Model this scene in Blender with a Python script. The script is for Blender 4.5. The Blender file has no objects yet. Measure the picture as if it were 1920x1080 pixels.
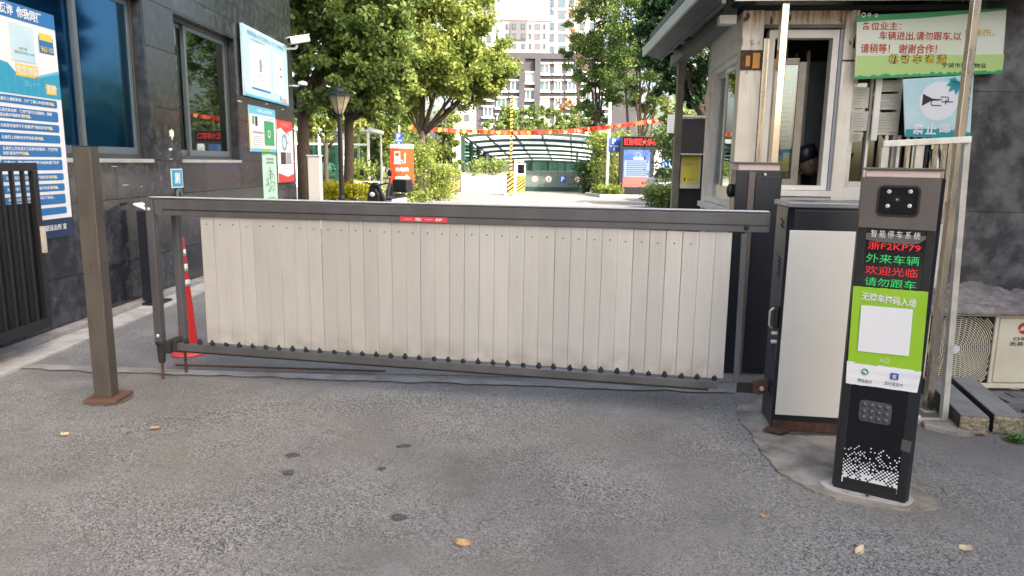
import bpy, math, random
import numpy as np
from mathutils import Vector, Matrix
random.seed(7); rng=np.random.default_rng(11)
S=bpy.context.scene; C=S.collection
R=math.radians
# ---------------------------------------------------------------- camera
FPX=1340.0; PITCH=R(9.9); ROLL=R(0.8); H=1.5
cd=bpy.data.cameras.new('camera'); cam=bpy.data.objects.new('camera',cd); C.objects.link(cam)
cd.sensor_width=36; cd.lens=FPX/1920*36; cd.clip_start=0.05; cd.clip_end=1500
cam.matrix_world=Matrix.Translation((0,0,H))@Matrix.Rotation(math.pi/2-PITCH,4,'X')@Matrix.Rotation(ROLL,4,'Z')
S.camera=cam
# ---------------------------------------------------------------- sky, sun, exposure
SUN_EL=R(38); SUN_AZ=R(-40)         # azimuth of the direction towards the sun, from +X
SUN_STRENGTH=2.8; SKY_STRENGTH=0.15; EXPOSURE=2.15
W=bpy.data.worlds.new('World'); S.world=W; W.use_nodes=True
nt=W.node_tree; nt.nodes.clear()
sky=nt.nodes.new('ShaderNodeTexSky'); sky.sky_type='NISHITA'; sky.sun_disc=False
sky.sun_elevation=SUN_EL; sky.sun_rotation=math.pi/2-SUN_AZ
sky.air_density=1.0; sky.dust_density=6.0; sky.ozone_density=1.0
bg=nt.nodes.new('ShaderNodeBackground'); bg.inputs['Strength'].default_value=SKY_STRENGTH
ow=nt.nodes.new('ShaderNodeOutputWorld'); nt.links.new(sky.outputs[0],bg.inputs[0]); nt.links.new(bg.outputs[0],ow.inputs[0])
sd=bpy.data.lights.new('sun','SUN'); sd.energy=SUN_STRENGTH; sd.angle=R(0.53); sd.color=(1,0.93,0.82)
sun=bpy.data.objects.new('sun',sd); C.objects.link(sun)
sdir=Vector((math.cos(SUN_EL)*math.cos(SUN_AZ),math.cos(SUN_EL)*math.sin(SUN_AZ),math.sin(SUN_EL)))
sun.rotation_euler=sdir.to_track_quat('Z','Y').to_euler(); sun.location=(20,-20,40)
S.view_settings.view_transform='Standard'; S.view_settings.look='None'; S.view_settings.gamma=1
S.view_settings.use_white_balance=True; S.view_settings.white_balance_temperature=6850
S.view_settings.exposure=EXPOSURE; S.view_settings.use_curve_mapping=False
S.render.engine='CYCLES'
S.cycles.max_bounces=8; S.cycles.transparent_max_bounces=16
# ---------------------------------------------------------------- survey helpers: picture bearing -> place in the scene
def ray(u,v):
    x=(u-960)/FPX; y=-(v-540)/FPX; c,s=math.cos(ROLL),math.sin(ROLL)
    X=c*x-s*y; Y=s*x+c*y
    return Vector((X,math.cos(PITCH)+Y*math.sin(PITCH),-math.sin(PITCH)+Y*math.cos(PITCH)))
O0=Vector((0,0,H))
def G(u,v,z=0.0):
    d=ray(u,v); return O0+d*((z-H)/d.z)
def PY(u,v,Y):
    d=ray(u,v); return O0+d*(Y/d.y)
def PX(u,v,X):
    d=ray(u,v); return O0+d*(X/d.x)
class Frame:
    """vertical plane through a point, local x along it, z up, facing local -y"""
    def __init__(s,ox,oy,rot): s.o=Vector((ox,oy,0)); s.r=rot; s.M=Matrix.Translation(s.o)@Matrix.Rotation(rot,4,'Z'); s.I=s.M.inverted()
    def xz(s,u,v,yl=0.0):
        a=s.I@O0; d=(s.I.to_3x3()@ray(u,v)); t=(yl-a.y)/d.y; p=a+d*t
        return p.x,p.z
# ---------------------------------------------------------------- materials
def mat(name,col,rough=0.6,metal=0.0,col2=None,scale=6.0,bump=0.0,bscale=60.0,spec=0.5,emit=None,es=1.0,mixlo=0.4,mixhi=0.65,rnd=0.0,detail=4.0,stretch=None,coat=0.0,rvar=0.0):
    m=bpy.data.materials.new(name); m.use_nodes=True; t=m.node_tree; b=t.nodes['Principled BSDF']
    b.inputs['Roughness'].default_value=rough; b.inputs['Metallic'].default_value=metal
    b.inputs['Specular IOR Level'].default_value=spec
    if coat: b.inputs['Coat Weight'].default_value=coat; b.inputs['Coat Roughness'].default_value=0.1
    b.inputs['Base Color'].default_value=(*col,1)
    geo=None
    def pos():
        g=t.nodes.new('ShaderNodeNewGeometry')
        if stretch:
            mp=t.nodes.new('ShaderNodeMapping'); mp.inputs['Scale'].default_value=stretch
            t.links.new(g.outputs['Position'],mp.inputs['Vector']); return mp.outputs[0]
        return g.outputs['Position']
    out=None
    if col2 is not None:
        n=t.nodes.new('ShaderNodeTexNoise'); n.inputs['Scale'].default_value=scale; n.inputs['Detail'].default_value=detail; n.inputs['Roughness'].default_value=0.6
        t.links.new(pos(),n.inputs['Vector'])
        mr=t.nodes.new('ShaderNodeMapRange'); mr.inputs['From Min'].default_value=mixlo; mr.inputs['From Max'].default_value=mixhi
        t.links.new(n.outputs['Fac'],mr.inputs['Value'])
        mx=t.nodes.new('ShaderNodeMix'); mx.data_type='RGBA'; mx.inputs[6].default_value=(*col,1); mx.inputs[7].default_value=(*col2,1)
        t.links.new(mr.outputs[0],mx.inputs[0]); out=mx.outputs[2]
        if rvar:
            m2=t.nodes.new('ShaderNodeMapRange'); m2.inputs['To Min'].default_value=max(0.02,rough-rvar); m2.inputs['To Max'].default_value=min(1,rough+rvar)
            t.links.new(mr.outputs[0],m2.inputs['Value']); t.links.new(m2.outputs[0],b.inputs['Roughness'])
    if rnd:
        oi=t.nodes.new('ShaderNodeObjectInfo'); hs=t.nodes.new('ShaderNodeHueSaturation')
        mr=t.nodes.new('ShaderNodeMapRange'); mr.inputs['To Min'].default_value=1-rnd; mr.inputs['To Max'].default_value=1+rnd
        t.links.new(oi.outputs['Random'],mr.inputs['Value']); t.links.new(mr.outputs[0],hs.inputs['Value'])
        if out is None: hs.inputs['Color'].default_value=(*col,1)
        else: t.links.new(out,hs.inputs['Color'])
        out=hs.outputs[0]
    if out is not None: t.links.new(out,b.inputs['Base Color'])
    if bump:
        n=t.nodes.new('ShaderNodeTexNoise'); n.inputs['Scale'].default_value=bscale; n.inputs['Detail'].default_value=3
        t.links.new(pos(),n.inputs['Vector'])
        bp=t.nodes.new('ShaderNodeBump'); bp.inputs['Strength'].default_value=bump; bp.inputs['Distance'].default_value=0.01
        t.links.new(n.outputs['Fac'],bp.inputs['Height']); t.links.new(bp.outputs[0],b.inputs['Normal'])
    if emit: b.inputs['Emission Color'].default_value=(*emit,1); b.inputs['Emission Strength'].default_value=es
    return m
def glass(name,tint=(0.8,0.85,0.85),gl=0.12,rough=0.02,trans=(0.75,0.8,0.8),mx=.95):
    mxv=mx; m=bpy.data.materials.new(name); m.use_nodes=True; t=m.node_tree; t.nodes.clear()
    o=t.nodes.new('ShaderNodeOutputMaterial'); mx=t.nodes.new('ShaderNodeMixShader')
    tr=t.nodes.new('ShaderNodeBsdfTransparent'); tr.inputs[0].default_value=(*trans,1)
    g=t.nodes.new('ShaderNodeBsdfGlossy'); g.inputs['Color'].default_value=(*tint,1); g.inputs['Roughness'].default_value=rough
    lw=t.nodes.new('ShaderNodeLayerWeight'); lw.inputs['Blend'].default_value=0.35
    mr=t.nodes.new('ShaderNodeMapRange'); mr.inputs['To Min'].default_value=gl; mr.inputs['To Max'].default_value=mxv
    t.links.new(lw.outputs['Fresnel'],mr.inputs['Value']); t.links.new(mr.outputs[0],mx.inputs[0])
    t.links.new(tr.outputs[0],mx.inputs[1]); t.links.new(g.outputs[0],mx.inputs[2]); t.links.new(mx.outputs[0],o.inputs[0])
    return m
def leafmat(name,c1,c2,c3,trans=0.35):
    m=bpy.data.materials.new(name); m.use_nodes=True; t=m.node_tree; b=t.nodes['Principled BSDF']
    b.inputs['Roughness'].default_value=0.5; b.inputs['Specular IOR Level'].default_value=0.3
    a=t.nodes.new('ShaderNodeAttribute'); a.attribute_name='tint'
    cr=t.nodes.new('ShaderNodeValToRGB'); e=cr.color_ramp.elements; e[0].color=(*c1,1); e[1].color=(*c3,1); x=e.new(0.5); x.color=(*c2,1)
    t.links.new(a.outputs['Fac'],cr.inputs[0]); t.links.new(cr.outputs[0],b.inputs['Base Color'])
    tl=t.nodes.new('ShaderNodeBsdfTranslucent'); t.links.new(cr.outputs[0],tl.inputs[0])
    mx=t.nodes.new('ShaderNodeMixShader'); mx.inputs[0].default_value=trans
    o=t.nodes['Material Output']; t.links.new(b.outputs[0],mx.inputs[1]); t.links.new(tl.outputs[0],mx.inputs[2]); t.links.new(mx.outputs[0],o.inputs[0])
    return m
def node_asphalt(name,base=(0.168,0.163,0.153),lite=(0.36,0.352,0.335),dark=(0.05,0.048,0.046),speck=1.0,tan=(0.225,0.205,0.17)):
    m=bpy.data.materials.new(name); m.use_nodes=True; t=m.node_tree; b=t.nodes['Principled BSDF']; L=t.links.new
    g=t.nodes.new('ShaderNodeNewGeometry'); P=g.outputs['Position']
    def noise(s,d=4,r=0.6):
        n=t.nodes.new('ShaderNodeTexNoise'); n.inputs['Scale'].default_value=s; n.inputs['Detail'].default_value=d; n.inputs['Roughness'].default_value=r; L(P,n.inputs['Vector']); return n.outputs['Fac']
    def rg(x,a,c,o0=0,o1=1):
        q=t.nodes.new('ShaderNodeMapRange'); q.inputs['From Min'].default_value=a; q.inputs['From Max'].default_value=c; q.inputs['To Min'].default_value=o0; q.inputs['To Max'].default_value=o1; L(x,q.inputs['Value']); return q.outputs[0]
    def mixc(f,a,c):
        q=t.nodes.new('ShaderNodeMix'); q.data_type='RGBA'; L(f,q.inputs[0])
        for k,v in ((6,a),(7,c)):
            if isinstance(v,tuple): q.inputs[k].default_value=(*v,1)
            else: L(v,q.inputs[k])
        return q.outputs[2]
    def mul(a,c):
        q=t.nodes.new('ShaderNodeMath'); q.operation='MULTIPLY'; L(a,q.inputs[0])
        if isinstance(c,float): q.inputs[1].default_value=c
        else: L(c,q.inputs[1])
        return q.outputs[0]
    v=t.nodes.new('ShaderNodeTexVoronoi'); v.inputs['Scale'].default_value=140; L(P,v.inputs['Vector'])
    sep=t.nodes.new('ShaderNodeSeparateColor'); L(v.outputs['Color'],sep.inputs[0])
    worn=rg(noise(0.9,5,0.6),0.40,0.62)                      # where the bitumen has worn off the stones
    f=mul(rg(sep.outputs[0],0.45,0.85),rg(worn,0,1,0.2*speck,1.15*speck))
    c=mixc(rg(noise(1.7,6,0.62),0.35,0.68),base,tuple(x*1.55 for x in base))
    c=mixc(f,c,lite)
    c=mixc(mul(rg(sep.outputs[1],0.62,0.95),rg(worn,0,1,0.3,1.0)),c,dark)
    c=mixc(rg(noise(35,3,0.7),0.62,0.8,0,0.5*speck),c,lite)
    c=mixc(rg(noise(0.75,3,0.5),0.52,0.70,0,0.7),c,tan)
    c=mixc(rg(noise(0.55,5,0.6),0.50,0.72,0,0.55),c,tuple(x*0.55 for x in base))
    c=mixc(rg(noise(2.6,7,0.7),0.66,0.72,0,0.35),c,tuple(x*0.6 for x in base))
    c=mixc(rg(noise(4.3,6,0.75),0.70,0.76,0,0.6),c,(0.34,0.335,0.32))
    vc=t.nodes.new('ShaderNodeTexVoronoi'); vc.feature='DISTANCE_TO_EDGE'; vc.inputs['Scale'].default_value=0.55
    wn=t.nodes.new('ShaderNodeTexNoise'); wn.inputs['Scale'].default_value=2.2; wn.inputs['Detail'].default_value=7; L(P,wn.inputs['Vector'])
    va=t.nodes.new('ShaderNodeVectorMath'); va.operation='SCALE'; va.inputs['Scale'].default_value=0.9; L(wn.outputs['Color'],va.inputs[0])
    vb=t.nodes.new('ShaderNodeVectorMath'); vb.operation='ADD'; L(P,vb.inputs[0]); L(va.outputs[0],vb.inputs[1]); L(vb.outputs[0],vc.inputs['Vector'])
    c=mixc(mul(rg(vc.outputs['Distance'],0.0,0.006,0.75,0),rg(noise(0.6,3,0.5),0.5,0.6)),c,dark)
    c=mixc(rg(noise(7,5,0.7),0.60,0.74,0,0.4),c,tuple(x*0.5 for x in base))
    L(c,b.inputs['Base Color']); b.inputs['Roughness'].default_value=0.85; b.inputs['Specular IOR Level'].default_value=0.3
    bp=t.nodes.new('ShaderNodeBump'); bp.inputs['Strength'].default_value=0.55; bp.inputs['Distance'].default_value=0.006
    L(v.outputs['Distance'],bp.inputs['Height']); bp.invert=True
    b2=t.nodes.new('ShaderNodeBump'); b2.inputs['Strength'].default_value=0.5; b2.inputs['Distance'].default_value=0.03; L(noise(5,6,0.6),b2.inputs['Height']); L(bp.outputs[0],b2.inputs['Normal'])
    L(b2.outputs[0],b.inputs['Normal'])
    return m
M={}
M['asphalt']=node_asphalt('asphalt')
M['asphalt2']=node_asphalt('asphalt_smooth',base=(0.16,0.158,0.155),speck=0.5,tan=(0.17,0.165,0.155))
M['road']=node_asphalt('far_road',base=(0.2,0.195,0.185),lite=(0.3,0.29,0.27),speck=0.4,tan=(0.24,0.22,0.18))
M['concrete']=mat('concrete',(0.30,0.29,0.27),0.85,col2=(0.2,0.185,0.165),scale=5,bump=0.4,bscale=70,detail=8)
M['concrete_l']=mat('concrete_light',(0.42,0.41,0.39),0.85,col2=(0.3,0.29,0.27),scale=7,bump=0.3,bscale=60,detail=8)
M['apron']=mat('apron_concrete',(0.36,0.325,0.275),0.85,col2=(0.15,0.135,0.115),scale=6,bump=0.6,bscale=45,detail=9)
M['mortar']=mat('mortar',(0.5,0.48,0.45),0.9,col2=(0.36,0.34,0.31),scale=20,bump=0.4)
M['granite']=mat('dark_granite',(0.018,0.021,0.028),0.24,col2=(0.066,0.067,0.072),scale=10,rnd=0.3,detail=12,rvar=0.1,mixlo=.42,mixhi=.80,bump=.06,bscale=9,spec=0.5)
M['granite_w']=mat('weathered_granite',(0.065,0.062,0.062),0.42,col2=(0.17,0.163,0.16),scale=7,bump=0.2,bscale=30,rnd=0.12,detail=9,rvar=0.12)
M['joint']=mat('joint_grey',(0.24,0.24,0.24),0.9)
M['gunmetal']=mat('gunmetal_frame',(0.095,0.094,0.098),0.42,metal=0.25,col2=(0.12,0.118,0.122),scale=3,stretch=(2,2,0.6),rvar=0.08)
M['post_grey']=mat('post_paint',(0.078,0.070,0.061),0.45,metal=0.15,col2=(0.105,0.09,0.075),scale=3.5,stretch=(6,6,1),rvar=0.1,detail=8)
M['navy']=mat('navy_black_paint',(0.013,0.016,0.024),0.35)
M['black']=mat('black_plastic',(0.012,0.012,0.014),0.45)
M['blackgloss']=mat('black_gloss',(0.006,0.006,0.01),0.12)
M['rubber']=mat('rubber',(0.02,0.02,0.02),0.8)
M['plank']=mat('cream_aluminium',(0.575,0.56,0.525),0.36,metal=.3,col2=(0.51,0.497,0.468),scale=2.2,stretch=(5,5,.8),rnd=0.055,rvar=0.08,mixlo=.35,mixhi=.75)
def grime(m,z0,z1,col,amt=.6,sc=9):
    t=m.node_tree; b=t.nodes['Principled BSDF']; lk=b.inputs['Base Color'].links[0].from_socket; g=t.nodes.new('ShaderNodeNewGeometry'); sx=t.nodes.new('ShaderNodeSeparateXYZ'); t.links.new(g.outputs['Position'],sx.inputs[0])
    r=t.nodes.new('ShaderNodeMapRange'); r.inputs['From Min'].default_value=z1; r.inputs['From Max'].default_value=z0; r.inputs['To Max'].default_value=1; t.links.new(sx.outputs[2],r.inputs['Value'])
    n=t.nodes.new('ShaderNodeTexNoise'); n.inputs['Scale'].default_value=sc; n.inputs['Detail'].default_value=6; t.links.new(g.outputs['Position'],n.inputs['Vector'])
    q=t.nodes.new('ShaderNodeMapRange'); q.inputs['From Min'].default_value=.35; q.inputs['From Max'].default_value=.65; q.inputs['To Max'].default_value=amt; t.links.new(n.outputs['Fac'],q.inputs['Value'])
    k=t.nodes.new('ShaderNodeMath'); k.operation='MULTIPLY'; t.links.new(r.outputs[0],k.inputs[0]); t.links.new(q.outputs[0],k.inputs[1])
    x=t.nodes.new('ShaderNodeMix'); x.data_type='RGBA'; x.inputs[7].default_value=(*col,1); t.links.new(lk,x.inputs[6]); t.links.new(k.outputs[0],x.inputs[0]); t.links.new(x.outputs[2],b.inputs['Base Color'])
grime(M['plank'],.27,.42,(.25,.22,.18),.6)
M['panelw']=mat('cream_panel',(0.78,0.76,0.69),0.55,col2=(0.72,0.70,0.63),scale=2)
M['white']=mat('white_paint',(0.8,0.8,0.78),0.5)
M['offwhite']=mat('off_white',(0.86,0.82,0.74),0.55,col2=(0.76,0.71,0.62),scale=5,detail=6)
M['alu']=mat('aluminium',(0.6,0.6,0.58),0.35,metal=0.6,col2=(0.5,0.5,0.48),scale=5)
M['steel']=mat('stainless_gold_reflection',(0.78,0.72,0.60),0.3,metal=1.0,col2=(0.68,0.58,0.42),scale=2,stretch=(4,4,1.2),rvar=0.1,detail=6)  # warm golden reflections are put into the steel's tint
M['galv']=mat('galvanised_steel',(0.72,0.69,0.62),0.42,metal=0.4,col2=(0.55,0.51,0.44),scale=9,detail=6)
M['rust']=mat('rust',(0.11,0.052,0.03),0.85,col2=(0.055,0.032,0.024),scale=30,bump=0.4)
M['red']=mat('red_plastic',(0.62,0.03,0.03),0.4)
M['pinkred']=mat('red_base_plastic',(0.7,0.08,0.09),0.45)
M['reflect']=mat('reflective_white',(0.75,0.74,0.74),0.4)
M['redlabel']=mat('red_sticker',(0.6,0.05,0.07),0.45)
M['pinkband']=mat('pink_light_cover',(0.80,0.62,0.58),0.35)
M['glass']=glass('window_glass')
M['glass_b']=glass('blue_window_glass',tint=(0.22,0.42,0.55),gl=0.12,rough=.06,trans=(0.45,0.75,0.95),mx=.5)
M['glass_d']=glass('dark_window_glass',tint=(.5,.58,.6),gl=0.2,trans=(0.35,0.4,0.38))
M['glass_g']=glass('green_glass',tint=(0.7,0.9,0.85),gl=0.2,trans=(0.45,0.75,0.62))
def translucent(name,col,k=.7,tr=.15):
    m=bpy.data.materials.new(name); m.use_nodes=True; t=m.node_tree; t.nodes.clear(); o=t.nodes.new('ShaderNodeOutputMaterial')
    a=t.nodes.new('ShaderNodeBsdfTranslucent'); a.inputs[0].default_value=(*col,1); d=t.nodes.new('ShaderNodeBsdfDiffuse'); d.inputs[0].default_value=(*col,1); x=t.nodes.new('ShaderNodeMixShader'); x.inputs[0].default_value=k
    p=t.nodes.new('ShaderNodeBsdfTransparent'); y=t.nodes.new('ShaderNodeMixShader'); y.inputs[0].default_value=tr
    t.links.new(d.outputs[0],x.inputs[1]); t.links.new(a.outputs[0],x.inputs[2]); t.links.new(x.outputs[0],y.inputs[1]); t.links.new(p.outputs[0],y.inputs[2]); t.links.new(y.outputs[0],o.inputs[0]); return m
M['roof_sheet']=translucent('milky_roof_sheet',(0.85,0.9,0.87))
M['glass_p']=glass('pale_roof_glass',gl=0.06,trans=(0.92,0.98,0.95))
M['blind']=mat('blue_blind',(0.05,0.145,0.20),0.75,col2=(0.045,0.13,0.22),scale=2)
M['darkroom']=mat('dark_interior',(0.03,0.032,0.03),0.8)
M['winframe']=mat('dark_window_frame',(0.05,0.055,0.06),0.4,metal=0.3)
M['framegrey']=mat('grey_sash',(0.12,0.15,0.17),0.4,metal=0.3)
M['paper']=mat('aged_paper',(0.6,0.56,0.45),0.8,col2=(0.5,0.46,0.36),scale=12)
M['bark']=mat('bark',(0.085,0.06,0.042),0.9,col2=(0.045,0.032,0.024),scale=14,bump=1.0,bscale=25,stretch=(3,3,0.7),detail=8)
M['bark_l']=mat('bark_light',(0.16,0.12,0.09),0.9,col2=(0.08,0.06,0.045),scale=14,bump=1.0,bscale=25,stretch=(3,3,0.7),detail=8)
M['green_steel']=mat('green_steel',(0.025,0.055,0.045),0.45,metal=0.2)
M['green_panel']=mat('grey_green_panel',(0.10,0.14,0.13),0.5)
M['dgreen']=mat('dark_green_paint',(0.01,0.04,0.035),0.5)
M['yellow']=mat('hazard_yellow',(0.75,0.42,0.08),0.5)
M['cream']=mat('cream_board',(0.7,0.62,0.5),0.6)
M['rustycream']=None
M['leafA']=leafmat('leaves_mid',(0.03,0.075,0.02),(0.13,0.20,0.05),(0.34,0.41,0.12),.45)
M['leafB']=leafmat('leaves_yellow_green',(0.07,0.12,0.02),(0.21,0.275,0.055),(0.43,0.46,0.15),0.5)
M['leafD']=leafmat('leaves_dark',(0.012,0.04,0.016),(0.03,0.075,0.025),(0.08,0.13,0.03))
M['leafH']=leafmat('hedge_yellow',(0.14,0.18,0.012),(0.34,0.34,0.02),(0.5,0.46,0.03))
M['leafO']=leafmat('leaves_orange',(0.3,0.12,0.03),(0.45,0.2,0.06),(0.5,0.32,0.1))
M['leafG']=leafmat('leaves_far_green',(0.08,0.13,0.04),(0.15,0.21,0.06),(0.25,0.31,0.10))
def ink(name,col,rough=0.45,**k): 
    M[name]=mat(name,col,rough,**k)
ink('print_blue',(0.01,0.16,0.42)); ink('print_teal',(0.02,0.32,0.5)); ink('print_navy',(0.01,0.03,0.08)); ink('print_white',(0.78,0.79,0.8)); ink('print_pale',(0.55,0.72,0.78),col2=(0.42,0.66,0.75),scale=3)
ink('print_yellow',(0.75,0.6,0.08)); ink('print_black',(0.02,0.02,0.02)); ink('print_grey',(0.3,0.31,0.33)); ink('print_red',(0.6,0.04,0.03)); ink('print_green',(0.03,0.33,0.12)); ink('print_mint',(0.5,0.72,0.6))
ink('print_pink',(0.7,0.35,0.35)); ink('print_lime',(0.26,0.5,0.04)); ink('print_olive',(0.36,0.35,0.02)); ink('print_skyblue',(0.12,0.5,0.68))
ink('sign_orange',(0.72,0.10,0.03)); ink('sign_blue',(0.02,0.08,0.38)); ink('sticker_green',(0.30,0.55,0.03),0.35)
M['led_red']=mat('red_led',(0.3,0,0),0.5,emit=(1,0.03,0.05),es=0.17)
M['led_green']=mat('green_led',(0,0.2,0.05),0.5,emit=(0.03,0.75,0.18),es=0.15)
M['led_white']=mat('led_lens',(0.7,0.7,0.68),0.3)
# ---------------------------------------------------------------- mesh builder
class MB:
    def __init__(s): s.v=[]; s.f=[]; s.m=[]; s.ms=[]; s.T=None
    def mi(s,m):
        if m is None: return 0
        if m not in s.ms: s.ms.append(m)
        return s.ms.index(m)
    def add(s,vs,fs,m=None):
        b=len(s.v)
        if s.T is not None: vs=[tuple(s.T@Vector(p)) for p in vs]
        s.v+= [tuple(p) for p in vs]; i=s.mi(m)
        for f in fs: s.f.append(tuple(b+k for k in f)); s.m.append(i)
        return s
    def quad(s,a,b,c,d,m=None): return s.add([a,b,c,d],[(0,1,2,3)],m)
    def poly(s,pts,m=None): return s.add(pts,[tuple(range(len(pts)))],m)
    def box(s,x0,y0,z0,x1,y1,z1,m=None):
        v=[(x0,y0,z0),(x1,y0,z0),(x1,y1,z0),(x0,y1,z0),(x0,y0,z1),(x1,y0,z1),(x1,y1,z1),(x0,y1,z1)]
        return s.add(v,[(0,3,2,1),(4,5,6,7),(0,1,5,4),(1,2,6,5),(2,3,7,6),(3,0,4,7)],m)
    def prism(s,pts,vec,m=None):
        n=len(pts); a=[Vector(p) for p in pts]; b=[p+Vector(vec) for p in a]
        fs=[tuple(range(n-1,-1,-1)),tuple(range(n,2*n))]+[(i,(i+1)%n,n+(i+1)%n,n+i) for i in range(n)]
        return s.add([tuple(p) for p in a+b],fs,m)
    def bar(s,p0,p1,w,h,m=None,up=(0,0,1)):
        p0=Vector(p0);p1=Vector(p1); d=(p1-p0).normalized(); u=Vector(up)
        if abs(d.dot(u))>0.98: u=Vector((0,1,0))
        x=d.cross(u).normalized(); z=x.cross(d).normalized()
        c=[(-w/2,-h/2),(w/2,-h/2),(w/2,h/2),(-w/2,h/2)]
        return s.prism([tuple(p0+x*a+z*b) for a,b in c],p1-p0,m)
    def tube(s,p0,p1,r0,r1=None,n=8,m=None,cap=True):
        r1=r0 if r1 is None else r1
        return s.pipe([p0,p1],[r0,r1],n,m,cap)
    def pipe(s,pts,rs,n=8,m=None,cap=True):
        pts=[Vector(p) for p in pts]; k=len(pts)
        if not isinstance(rs,(list,tuple)): rs=[rs]*k
        vs=[]; px=None
        for i,p in enumerate(pts):
            d=(pts[min(i+1,k-1)]-pts[max(i-1,0)]).normalized()
            if px is None:
                u=Vector((0,0,1)) if abs(d.z)<0.9 else Vector((0,1,0)); px=d.cross(u).normalized()
            else: px=(px-d*px.dot(d)).normalized()
            py=d.cross(px)
            for j in range(n):
                a=2*math.pi*j/n; vs.append(tuple(p+px*(math.cos(a)*rs[i])+py*(math.sin(a)*rs[i])))
        fs=[(i*n+j,i*n+(j+1)%n,(i+1)*n+(j+1)%n,(i+1)*n+j) for i in range(k-1) for j in range(n)]
        if cap: fs+=[tuple(range(n-1,-1,-1)),tuple((k-1)*n+j for j in range(n))]
        return s.add(vs,fs,m)
    def lathe(s,prof,n=16,c=(0,0,0),m=None,axis='z'):
        vs=[]
        for r,z in prof:
            for j in range(n):
                a=2*math.pi*j/n; p=(r*math.cos(a),r*math.sin(a),z)
                if axis=='y': p=(p[0],p[2],p[1])
                if axis=='x': p=(p[2],p[0],p[1])
                vs.append((p[0]+c[0],p[1]+c[1],p[2]+c[2]))
        k=len(prof); fs=[(i*n+j,i*n+(j+1)%n,(i+1)*n+(j+1)%n,(i+1)*n+j) for i in range(k-1) for j in range(n)]
        fs+=[tuple(range(n-1,-1,-1)),tuple((k-1)*n+j for j in range(n))]
        return s.add(vs,fs,m)
    def ball(s,c,rx,ry=None,rz=None,n=12,k=8,m=None):
        ry=ry or rx; rz=rz or rx; vs=[];
        for i in range(k+1):
            t=math.pi*i/k
            for j in range(n):
                a=2*math.pi*j/n; vs.append((c[0]+rx*math.sin(t)*math.cos(a),c[1]+ry*math.sin(t)*math.sin(a),c[2]-rz*math.cos(t)))
        fs=[(i*n+j,i*n+(j+1)%n,(i+1)*n+(j+1)%n,(i+1)*n+j) for i in range(k) for j in range(n)]
        return s.add(vs,fs,m)
    def mesh(s,name,m=None):
        me=bpy.data.meshes.new(name); me.from_pydata(s.v,[],s.f)
        ms=s.ms if s.ms else ([m] if m else [])
        if s.ms and m is not None and m not in s.ms: pass
        for x in ms: me.materials.append(x)
        if len(s.ms)>1: me.polygons.foreach_set('material_index',s.m)
        me.validate(); me.update(); return me
    def build(s,name,m=None,parent=None,smooth=False,bevel=0,loc=None,rotz=None):
        me=s.mesh(name,m); o=bpy.data.objects.new(name,me); C.objects.link(o)
        if parent is not None: o.parent=parent
        if loc is not None: o.location=loc
        if rotz is not None: o.rotation_euler=(0,0,rotz)
        if smooth: me.polygons.foreach_set('use_smooth',[True]*len(me.polygons)); me.update()
        if bevel:
            b=o.modifiers.new('bevel','BEVEL'); b.width=bevel; b.segments=2; b.limit_method='ANGLE'; b.angle_limit=R(40)
        return o
def tag(o,label=None,cat=None,group=None,kind=None):
    if label: o['label']=label
    if cat: o['category']=cat
    if group: o['group']=group
    if kind: o['kind']=kind
    return o
def thing(name,label,cat,loc=(0,0,0),rotz=0,group=None):
    o=bpy.data.objects.new(name,None); C.objects.link(o); o.empty_display_size=0.1
    o.location=loc; o.rotation_euler=(0,0,rotz); return tag(o,label,cat,group)
def share(name,me,parent=None,loc=(0,0,0),rot=(0,0,0)):
    o=bpy.data.objects.new(name,me); C.objects.link(o); o.parent=parent; o.location=loc; o.rotation_euler=rot; return o
def copy_tree(o,parent=None):
    c=o.copy(); C.objects.link(c); c.parent=parent
    for ch in list(o.children): copy_tree(ch,c)
    return c
# lettering: flat print, or a given depth, fitted to a box in the x-z plane of its parent, facing -y
TXT=[]
def T(s,x,z,w,h,m,parent,y=-0.003,bold=0.0,name='lettering',ext=0.0,rot=0.0,fit='both'):
    TXT.append((s,x,z,w,h,m,parent,y,bold,name,ext,rot,fit))
def flush_text():
    objs=[]
    for (s,x,z,w,h,m,parent,y,bold,name,ext,rot,fit) in TXT:
        c=bpy.data.curves.new('lettering','FONT'); c.body=s; c.resolution_u=2; c.offset=bold; c.extrude=ext; c.space_line=1.1
        o=bpy.data.objects.new('tmp',c); C.objects.link(o); objs.append(o)
    dg=bpy.context.evaluated_depsgraph_get()
    for o,(s,x,z,w,h,m,parent,y,bold,name,ext,rot,fit) in zip(objs,TXT):
        me=bpy.data.meshes.new_from_object(o.evaluated_get(dg)); n=len(me.vertices)
        if n:
            a=np.empty(n*3,dtype=np.float32); me.vertices.foreach_get('co',a); a=a.reshape(-1,3)
            lo=a.min(0); hi=a.max(0); sx=w/max(hi[0]-lo[0],1e-6); sz=h/max(hi[1]-lo[1],1e-6)
            if fit=='w': sz=sx
            if fit=='h': sx=sz
            ax=(a[:,0]-(lo[0]+hi[0])/2)*sx; az=(a[:,1]-(lo[1]+hi[1])/2)*sz
            cr,sr=math.cos(rot),math.sin(rot); bx=ax*cr-az*sr; bz=ax*sr+az*cr
            b=np.stack([bx+x,-a[:,2]*sx+y,bz+z],1).astype(np.float32); me.vertices.foreach_set('co',b.ravel()); me.update()
            me.materials.clear(); me.materials.append(m)
            q=bpy.data.objects.new(name,me); C.objects.link(q); q.parent=parent
        cu=o.data; bpy.data.objects.remove(o); bpy.data.curves.remove(cu)
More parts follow.
